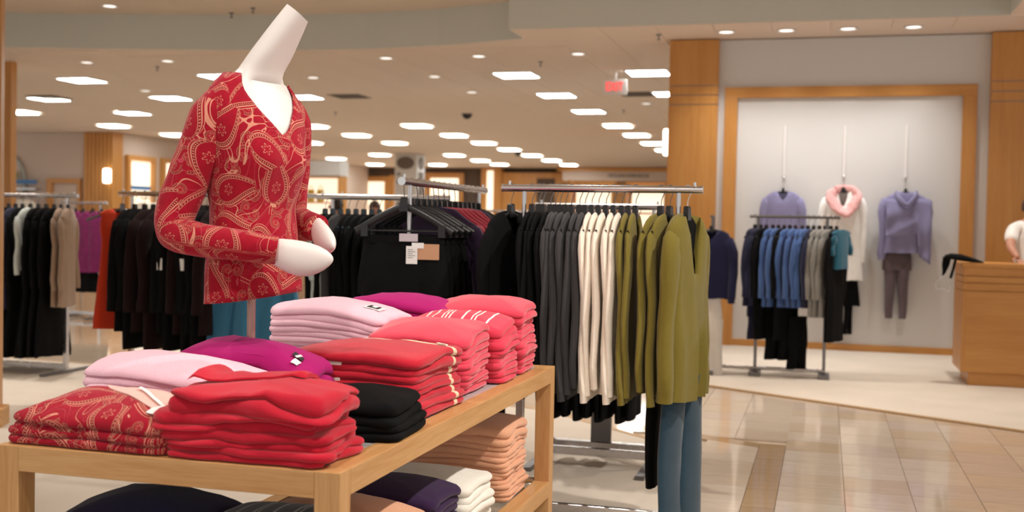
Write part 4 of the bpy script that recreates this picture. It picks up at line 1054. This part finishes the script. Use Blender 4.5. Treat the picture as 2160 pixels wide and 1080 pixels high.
build('jersey_shirt', 'deep teal top hooked sideways at the right end of the rack before the framed wall', 'top', top_meshes('tealt', f_tealtop, L=.34, Ls=.16, W_=.11, b=.03, seed=77), (.14, R3Y-.02, R3Z), R(58))
for i, (x, z) in enumerate([(-.58,.98),(-.42,.80),(-.30,.80),(-.22,.72)]):
    build('trousers', f'dark trousers hanging low under the blue tops, {ORD[i+1]} from the left', 'trousers', trouser_meshes('r3t', f_black if i else f_dnavy, L=.48, W_=.10, leg=(.055,.055), b=.03), (x, R3Y+.03, z), R(40), 'low dark trousers')
hang((-1.0, R3Y-.18, R3Z-.02), R(4), 'sweater', 'navy V neck sweater facing the aisle over white trousers', 'sweater', top_meshes('navyv', fabric('deep_navy_knit', (.012,.012,.048)), L=.62, Ls=.60, W_=.185, b=.05, seed=81, V=.10, fold=.012, sl=(.05,.045)), None,
     'black hanger of the navy V neck sweater', None)
build('trousers', 'white trousers hanging under the navy V neck sweater', 'trousers', trouser_meshes('wht', fabric('white_twill', (.75,.70,.64)), L=.80, W_=.12, leg=(.085,.085), b=.04), (-1.02, R3Y-.17, .88), R(6))

# ---- the three outfits on the framed wall
GY = 12.95
for i, (x, z1) in enumerate([(-.465, 1.925), (.185, 1.94), (.836, 1.935)]):
    t = thing('hanging_rail', f'slim white hanging strip on the framed wall, {ORD[i+1]} from the left', 'hanging strip', (x, WY-.012, 0), 0, 'hanging strips on the framed wall')
    part('strip', B().box(-.012,.012,-.004,.012,z1,2.53), m_white, t, False, .002)
    part('face_out_hook', B().tube([(0,-.0,z1),(0,-.13,z1-.015),(0,-.15,z1+.01)], .007, 8), m_silver, t)
    part('knob', B().lathe([(.001,-.016),(.014,-.01),(.017,0),(.014,.01),(.001,.016)], 12, (0,-.15,z1+.012)), m_silver, t)
hw_ = lambda: hanger_meshes('wallh', m_plastic, wire=m_silver)
hang((-.465, GY-.02, 1.893), 0, 'sweater', 'lavender V neck sweater on the framed wall, partly behind the rack', 'sweater', top_meshes('lav', f_lav, L=.60, Ls=.62, W_=.20, b=.045, seed=91, V=.11, vw=.09, sl=(.055,.04)), None, 'black hanger of the lavender V neck sweater', 'hangers on the framed wall', hw_())
hang((.185, GY-.02, 1.905), R(-6), 'jacket', 'white open jacket with rose scarf on the framed wall', 'jacket', top_meshes('whitej', fabric('white_linen', (.90,.88,.85)), L=.98, Ls=.72, W_=.20, b=.05, seed=93, V=.22, vw=.07, flare=1.15, sl=(.055,.04)), None, 'black hanger of the white jacket', 'hangers on the framed wall', hw_())
sc_b = B(); rings = []
P_ = catmull([(-.085,-.03,-.105,.045),(-.135,-.065,-.17,.065),(-.095,-.085,-.255,.075),(-.02,-.105,-.335,.07),(.05,-.10,-.345,.07),(.115,-.085,-.25,.072),(.145,-.06,-.165,.062),(.09,-.03,-.10,.045),(.0,.03,-.075,.04),(-.085,-.03,-.105,.045)], 6)
sc_b.tube([p[:3] for p in P_], [(p[3], p[3]*.55) for p in P_], 22)
sc_b.v = [(v[0]+.016*nz3(v[0]*22, v[2]*22, 1), v[1]+.016*nz3(v[0]*40+v[2]*12, v[2]*14, 5), v[2]+.010*nz3(v[2]*25, v[0]*25, 9)) for v in sc_b.v]
o = ob('scarf', mesh(sc_b, 'scarf', f_rose), None, (.185, GY-.02, 1.90)); tag(o, 'soft rose pink scarf looped round the white jacket collar', 'scarf')
build('skirt', 'black skirt hanging below the white jacket on the framed wall', 'skirt', skirt_meshes('wsk', f_black, L=.42, W0=.15, W1=.21, b=.03), (.19, GY+.03, 1.10), R(4))
build('leggings', 'narrow black leggings below the black skirt on the framed wall', 'leggings', trouser_meshes('leg', f_black, L=.62, W_=.05, leg=(.03,.025), b=.02), (.27, GY+.05, .98), R(30))
hang((.836, GY-.02, 1.90), 0, 'wrap_sweater', 'lavender draped wrap sweater, rightmost on the framed wall', 'sweater', top_meshes('lavw', f_lav, L=.66, Ls=.68, W_=.215, b=.05, seed=97, V=.02, sl=(.06,.045)), None, 'black hanger of the lavender draped wrap', 'hangers on the framed wall', hw_())
# shawl draped across the front, longer on its right
sh = B(); rings = []
for i in range(17):
    u = i/16; x = lerp(-.20, .27, u)
    topz = -.15 - .09*exp(-((x-.0)/.09)**2) - .10*abs(u-.45)
    botz = lerp(-.62, -.56, min(1, u/.75)) if u < .72 else lerp(-.80, -.90, (u-.72)/.28)
    rr_ = []
    for k in range(13):
        v = k/12; z = lerp(topz, botz, v); y = -.075 - .03*sin(pi*v) - .012*sin((x*14+v*10))*(.4+v) - .014*sin(x*60)*v*(1 if u > .66 else .25)
        rr_.append((x, y, z))
    rings.append(rr_)
sh.loft(rings, False, False)
o = ob('shawl', mesh(sh, 'shawl', f_lav), None, (.836, GY-.02, 1.90)); o.modifiers.new('thick', 'SOLIDIFY').thickness = .012
tag(o, 'lavender shawl draped slantwise over the rightmost wall outfit', 'shawl')
cw = B(); P_ = catmull([(-.10,-.03,-.12,.03),(-.06,-.10,-.20,.032),(.01,-.125,-.26,.03),(.08,-.10,-.19,.032),(.11,-.03,-.115,.03)], 6)
cw.tube([p[:3] for p in P_], [(p[3], p[3]*.6) for p in P_], 12)
part('cowl', cw, f_lav, o)
build('trousers', 'taupe tapered trousers below the lavender wrap', 'trousers', trouser_meshes('taupe', f_taupe, L=.80, W_=.135, leg=(.072,.04), b=.04), (.77, GY+.02, 1.36), 0)

# ------------------------------------------------------------------ maple counter
t = thing('sales_counter', 'maple sales counter with a grooved front at the right edge', 'counter', (1.2, 10.55, 0))
part('plinth', B().box(.05, 2.6, .03, .62, .0, .125), m_mapx, t, False, .003)
for z0, z1 in ((.130, .845), (.850, .915), (.920, .975), (.980, 1.055)):
    part('front_panel', B().box(.01, 2.6, .0, .03, z0, z1), m_mapx, t, False, .002)
    part('side_panel', B().box(-.018, .01, .0, .66, z0, z1), m_mapz, t, False, .002)
part('carcass', B().box(.01, 2.6, .03, .66, .125, 1.05), m_mapx, t, False)
part('worktop', B().box(-.035, 2.62, -.025, .69, 1.055, 1.09), m_mapx, t, False, .004)
# black cloth bag with hangers slung over its corner
t = thing('cloth_bag', 'black cloth bag with loose wire loops slung over the counter corner', 'bag', (1.2, 10.6, 1.09))
bg = B().loft([[(x+dx, y, z) for dx, y, z in [(0,.02*cos(2*pi*j/12)*w-.0, zz+h*sin(2*pi*j/12)) for j in range(12)]] for x, zz, h, w in ((-.17,.045,.02,2),(-.12,.055,.026,3.5),(-.03,.045,.030,4.5),(.06,.026,.022,4),(.13,.012,.010,2),(.15,.008,.006,1))])
part('bag_body', bg, f_black, t)
part('hanging_flap', B().loft([[(-.15-.01*k+.03*cos(2*pi*j/10)*s, .02*sin(2*pi*j/10), z) for j in range(10)] for k, (z, s) in enumerate(((.05,1.2),(-.02,1.1),(-.08,.6),(-.12,.35)))]), f_black, t)
part('strap', B().tube([(-.08,-.01,.03),(-.10,-.02,-.06),(-.12,-.02,-.14)], .012, 8), f_black, t)
part('wire_loop', B().tube([(-.16,-.02,-.10),(-.24,-.02,-.18),(-.24,-.02,-.24),(-.18,-.02,-.23),(-.13,-.02,-.26),(-.12,-.02,-.2)], .003, 6), m_silver, t)

# ------------------------------------------------------------------ people
f_skin = plain('skin', (.50, .24, .16), .5); f_skin2 = plain('skin_darker', (.30, .12, .07), .5)
f_hair = plain('dark_hair', (.012, .008, .006), .5); f_hair2 = plain('brown_hair', (.07, .03, .015), .5)
def skin_mesh(name, pts, edges, rad, mat, parent, root=0, sub=2):
    me = bpy.data.meshes.new(name); me.from_pydata([Vector(p) for p in pts], edges, [])
    o = ob(name, me, parent); md = o.modifiers.new('skin', 'SKIN'); md.use_smooth_shade = True
    sv = me.skin_vertices[0].data
    for i, r in enumerate(rad): sv[i].radius = (r, r) if not isinstance(r, tuple) else r; sv[i].use_root = (i == root)
    s = o.modifiers.new('sub', 'SUBSURF'); s.levels = sub; s.render_levels = sub
    me.materials.append(mat); return o
def person(label, loc, rot, skin, hairm, shirt, trous, h=1.66, pose=None, hair_long=False):
    k = h/1.66; t = thing('person', label, 'person', loc, rot)
    L = pose or {}
    lh = L.get('lh', (.27, -.04, .80)); le = L.get('le', (.24, .03, 1.05)); rh = L.get('rh', (-.27, -.04, .80)); re = L.get('re', (-.24, .03, 1.05))
    pts = [(0,0,.92),(0,.0,1.10),(0,.01,1.28),(0,.0,1.40),(0,-.005,1.47),(0,-.01,1.53),(0,-.015,1.60),
           (.16,.01,1.36), le, lh, (-.16,.01,1.36), re, rh,
           (.09,0,.86),(.10,-.01,.48),(.10,.02,.08),(.10,-.13,.035), (-.09,0,.86),(-.10,-.01,.48),(-.10,.02,.08),(-.10,-.13,.035)]
    ed = [(0,1),(1,2),(2,3),(3,4),(4,5),(5,6),(3,7),(7,8),(8,9),(3,10),(10,11),(11,12),(0,13),(13,14),(14,15),(15,16),(0,17),(17,18),(18,19),(19,20)]
    rd = [(.15,.105),(.125,.09),(.15,.10),(.10,.075),.050,(.075,.09),(.062,.075),.055,.040,.026,.055,.040,.026,.085,.056,.038,.032,.085,.056,.038,.032]
    body = skin_mesh('body', [tuple(c*k for c in p) for p in pts], ed, [tuple(c*k for c in r) if isinstance(r, tuple) else r*k for r in rd], skin, t)
    # fingers and thumb on both hands
    for hnd, elb, sx in ((lh, le, 1), (rh, re, -1)):
        d = (Vector(hnd)-Vector(elb)).normalized(); s = Vector((0, -1, 0)) if abs(d.z) > .7 else Vector((0,0,1)).cross(d)*-1; s = (s-d*s.dot(d)).normalized()
        b = B()
        for q, (off, ln) in enumerate(((.030,.075),(.010,.085),(-.010,.080),(-.029,.062))):
            p0 = Vector(hnd)+s*off*.7+d*.03
            b.tube([tuple((p0)*k), tuple((p0+d*ln*.6)*k), tuple((p0+d*ln+Vector((0,0,-.012)))*k)], [.0095*k, .0085*k, .006*k], 8)
        p0 = Vector(hnd)+s*.025; b.tube([tuple(p0*k), tuple((p0+s*.03+d*.02)*k), tuple((p0+s*.035+d*.05)*k)], [.012*k, .010*k, .007*k], 8)
        ob('fingers', mesh(b, 'fingers', skin), body)
    sp = [p for i, p in enumerate(pts[:4])] + [pts[7], tuple(lerp(a, c, .75) for a, c in zip(pts[7], le)), pts[10], tuple(lerp(a, c, .75) for a, c in zip(pts[10], re))]
    skin_mesh('shirt', [tuple(c*k for c in p) for p in sp], [(0,1),(1,2),(2,3),(3,4),(4,5),(3,6),(6,7)], [(.165*k,.12*k),(.14*k,.105*k),(.165*k,.115*k),(.10*k,.08*k),.072*k,.060*k,.072*k,.060*k], shirt, t)
    skin_mesh('trousers', [tuple(c*k for c in p) for p in [(0,0,.97),(0,0,.90),(.09,0,.84),(.10,-.01,.48),(.10,.02,.12),(-.09,0,.84),(-.10,-.01,.48),(-.10,.02,.12)]], [(0,1),(1,2),(2,3),(3,4),(1,5),(5,6),(6,7)],
              [(.155*k,.11*k),(.165*k,.12*k),.098*k,.072*k,.06*k,.098*k,.072*k,.06*k], trous, t)
    hb = B(); rings = []
    for i in range(11):
        a = lerp(-.45 if not hair_long else -1.1, pi/2, i/10); rings.append([((.083*cos(a)*cos(2*pi*j/20))*k, (-.012+.020+.098*cos(a)*sin(2*pi*j/20)*(1 if sin(2*pi*j/20) > 0 else .78))*k, (1.575+.105*sin(a))*k) for j in range(20)])
    hb.loft(rings); ob('hair', mesh(hb, 'hair', hairm), t)
    fb_ = B()
    for sx in (-1, 1): fb_.lathe([(.001,-.007),(.009,0),(.001,.007)], 10, (sx*.030*k, -.088*k, 1.565*k))
    ob('eyes', mesh(fb_, 'eyes', m_ink), body)
    ob('nose', mesh(B().loft([[(x*w*k, (-.085-dy)*k if j else -.08*k, z*k) for j, x in enumerate((-1, 0, 1)) for _ in (0,)] for z, w, dy in ((1.57,.006,.006),(1.53,.014,.026),(1.522,.012,.012))]), 'nose', skin), body)
    ob('mouth', mesh(B().box(-.022*k,.022*k,-.092*k,-.080*k,1.490*k,1.498*k), 'mouth', plain('lips', (.35,.08,.07), .5), False), body)
    return t
person('person in a white short sleeved top leaning an arm on the counter', (1.86, 11.42, 0), R(14), f_skin, f_hair2, fabric('white_cotton', (.8,.78,.75)), f_black, 1.70,
       {'re': (-.25,-.16,1.20), 'rh': (-.245,-.33,1.105), 'le': (.26,.0,1.10), 'lh': (.24,-.12,.92)})
person('person with brown hair facing forward beyond the cool chrome rack', (-6.02, 14.43, 0), R(20), f_skin, f_hair2, f_grey, f_black, 1.63, None, True)
person('person with dark hair turned sideways beyond the cool chrome rack', (-6.50, 14.2, 0), R(-60), f_skin, f_hair, f_black, f_black, 1.66, None, True)
person('person with brown hair seen from behind beyond the cool chrome rack', (-5.70, 14.7, 0), R(170), f_skin, f_hair2, f_brown, f_black, 1.65, None, True)

# ------------------------------------------------------------------ far background furnishings
for i, y in enumerate((27.0, 27.35, 27.7)):
    t = thing('handbag', f'mustard yellow handbag on the far left display, {ORD[i+1]} from the front', 'handbag', (-13.55+.28*i, 27.4, 1.86), 0, 'mustard handbags')
    part('bag_body', B().loft([[(w*c1, .07*s1*k, z) for c1, s1 in [(cos(2*pi*j/14), sin(2*pi*j/14)) for j in range(14)]] for z, w, k in ((0,.10,1),(.1,.115,1.1),(.28,.10,.8),(.32,.085,.6))]), f_yellow, t)
    part('handle', B().tube([(.06*cos(R(a)), 0, .31+.12*sin(R(a))) for a in range(0, 181, 20)], .010, 6), f_yellow, t)
t = thing('display_cabinet', 'lit maple display cabinet holding the mustard handbags', 'cabinet', (-13.2, 27.6, 0))
part('back_panel', B().box(-.75,.75,.25,.28,0,2.75), m_mapz, t, False)
part('lit_back', B().box(-.68,.68,.235,.25,1.0,2.5), m_lit, t, False)
for z in (.9, 1.82, 2.5): part('shelf', B().box(-.75,.75,-.25,.25,z,z+.035), m_mapx, t, False)
part('header', B().box(-.8,.8,-.28,.28,2.55,2.95), m_wall, t, False)
for sx in (-1, 1): part('side_panel', B().box(sx*.75-.02,sx*.75+.02,-.25,.25,0,2.75), m_mapz, t, False)
rb = random.Random(9)
for i in range(7):
    t = thing('handbag', f'small {["plum","dark","red","grey","pink","brown","black"][i]} handbag on the cabinet below the mustard bags', 'handbag', (-13.75+.18*i, 27.45, .936), 0, 'small bags in the lit cabinet')
    mt = [f_plum, f_navy, f_redfar, f_greyj, f_pink, f_brown, f_black][i]
    part('bag_body', B().loft([[(.07*cos(2*pi*j/12)*w, .05*sin(2*pi*j/12), z) for j in range(12)] for z, w in ((0,1),(.12,1.15),(.3+.2*rb.random(),.8))]), mt, t)
    part('handle', B().tube([(.04*cos(R(a)), 0, .34+.1*sin(R(a))) for a in range(0, 181, 30)], .008, 6), mt, t)
for i, (x, y, w) in enumerate([(-5.2,25.4,1.0),(-4.0,25.8,.9)]):
    t = thing('display_cabinet', f'lit display cabinet beyond the cardigan hangers, {["left","right"][i]} one', 'cabinet', (x, y, 0))
    part('back_panel', B().box(-w/2,w/2,.22,.25,0,2.4), m_mapz, t, False)
    part('lit_back', B().box(-w/2+.08,w/2-.08,.2,.22,1.2,2.2), m_lit, t, False)
    for z in (1.1, 1.65, 2.3): part('shelf', B().box(-w/2,w/2,-.2,.22,z,z+.04), m_mapx, t, False)
    for sx in (-1, 1): part('side_panel', B().box(sx*w/2-.02,sx*w/2+.02,-.2,.22,0,2.4), m_mapz, t, False)
    for k in range(5):
        v = ob('vase', mesh(B().lathe([(.001,0),(.05,.0),(.07,.1),(.04,.22),(.045,.26),(.001,.26)], 14), 'vase', [m_glass, f_redfar, m_white, f_yellow, m_glass][k]), None, (x-.35*w+.17*w*k, y, 1.14))
        tag(v, f'{["clear glass","red","white","mustard","pale glass"][k]} vase in the {["left","right"][i]} lit cabinet beyond the cardigan hangers', 'vase')
t = thing('shelf_unit', 'white glass topped counter across the middle distance', 'counter', (-4.9, 17.0, 0))
part('glass_top', B().box(-2.2,2.2,-.3,.3,1.30,1.33), m_white, t, False)
part('glass_front', B().box(-2.2,2.2,-.3,-.28,.5,1.3), plain('pale_glass_front', (.6,.58,.52), .2), t, False)
part('base_cabinet', B().box(-2.2,2.2,-.28,.3,0,.5), m_mapx, t, False)
t = thing('arched_mirror', 'grey arched frame on the warm wall at far left', 'mirror', (-20.85, 24.95, 2.2))
part('arch_frame', B().tube([(.52*cos(R(a)), 0, .72*sin(R(a))) for a in range(-30, 211, 12)], .05, 8), plain('pale_grey_frame', (.45,.47,.44), .5), t)
part('mirror_face', B().loft([[(.5*cos(2*pi*j/24), d, .7*sin(2*pi*j/24)) for j in range(24)] for d in (-.005,.005)]), m_wallwarm, t, False)
o = ob('plush_toy', mesh(B().lathe([(.001,-.12),(.12,-.06),(.13,.04),(.08,.12),(.001,.15)], 14), 'plush_toy', fabric('green_plush', (.18,.30,.05))), None, (-20.55, 24.75, 2.38)); tag(o, 'small green plush toy below the arched frame', 'toy')
for ax, x, y, z, l, w in [('x',-20.2,24.80,2.22,'blue shelf sign strip left of the ribbed pillar',.36),('y',-17.55,26.0,2.13,'blue shelf sign strip inside the lit niche',.45),('y',-17.55,27.7,2.05,'blue shelf sign strip nearest the paisley sleeve',.45)]:
    t = thing('shelf_sign', l, 'sign', (x, y, z), 0 if ax == 'x' else pi/2)
    part('sign_face', B().box(-w,w,-.012,.012,-.05,.05), m_bluesign, t, False)
    part('shelf_rail', B().box(-w,w,-.05,.2,-.20,-.17), m_metal, t, False)
for i, (x, y) in enumerate([(-20.2, 24.4), (-17.2, 26.0), (-17.2, 27.7)]):
    rack(f'far chrome rack of pale clothes, {ORD[i+1]} from the left wall', x, y, 1.0, 'x' if i == 0 else 'y', 1.85, sleeve_z=1.5)
    for k in range(6):
        off = -.4+.16*k
        build('blouse', f'pale blouse, {ORD[k+1]} on the far chrome rack {["left of the ribbed pillar","in the first lit niche","in the second lit niche"][i]}', 'blouse', top_meshes('farw', f_white, L=.7, Ls=.5, seed=3, b=.05), (x+off if i == 0 else x, y if i == 0 else y+off, 1.85), R(60) if i == 0 else R(20), 'pale blouses on the far racks')
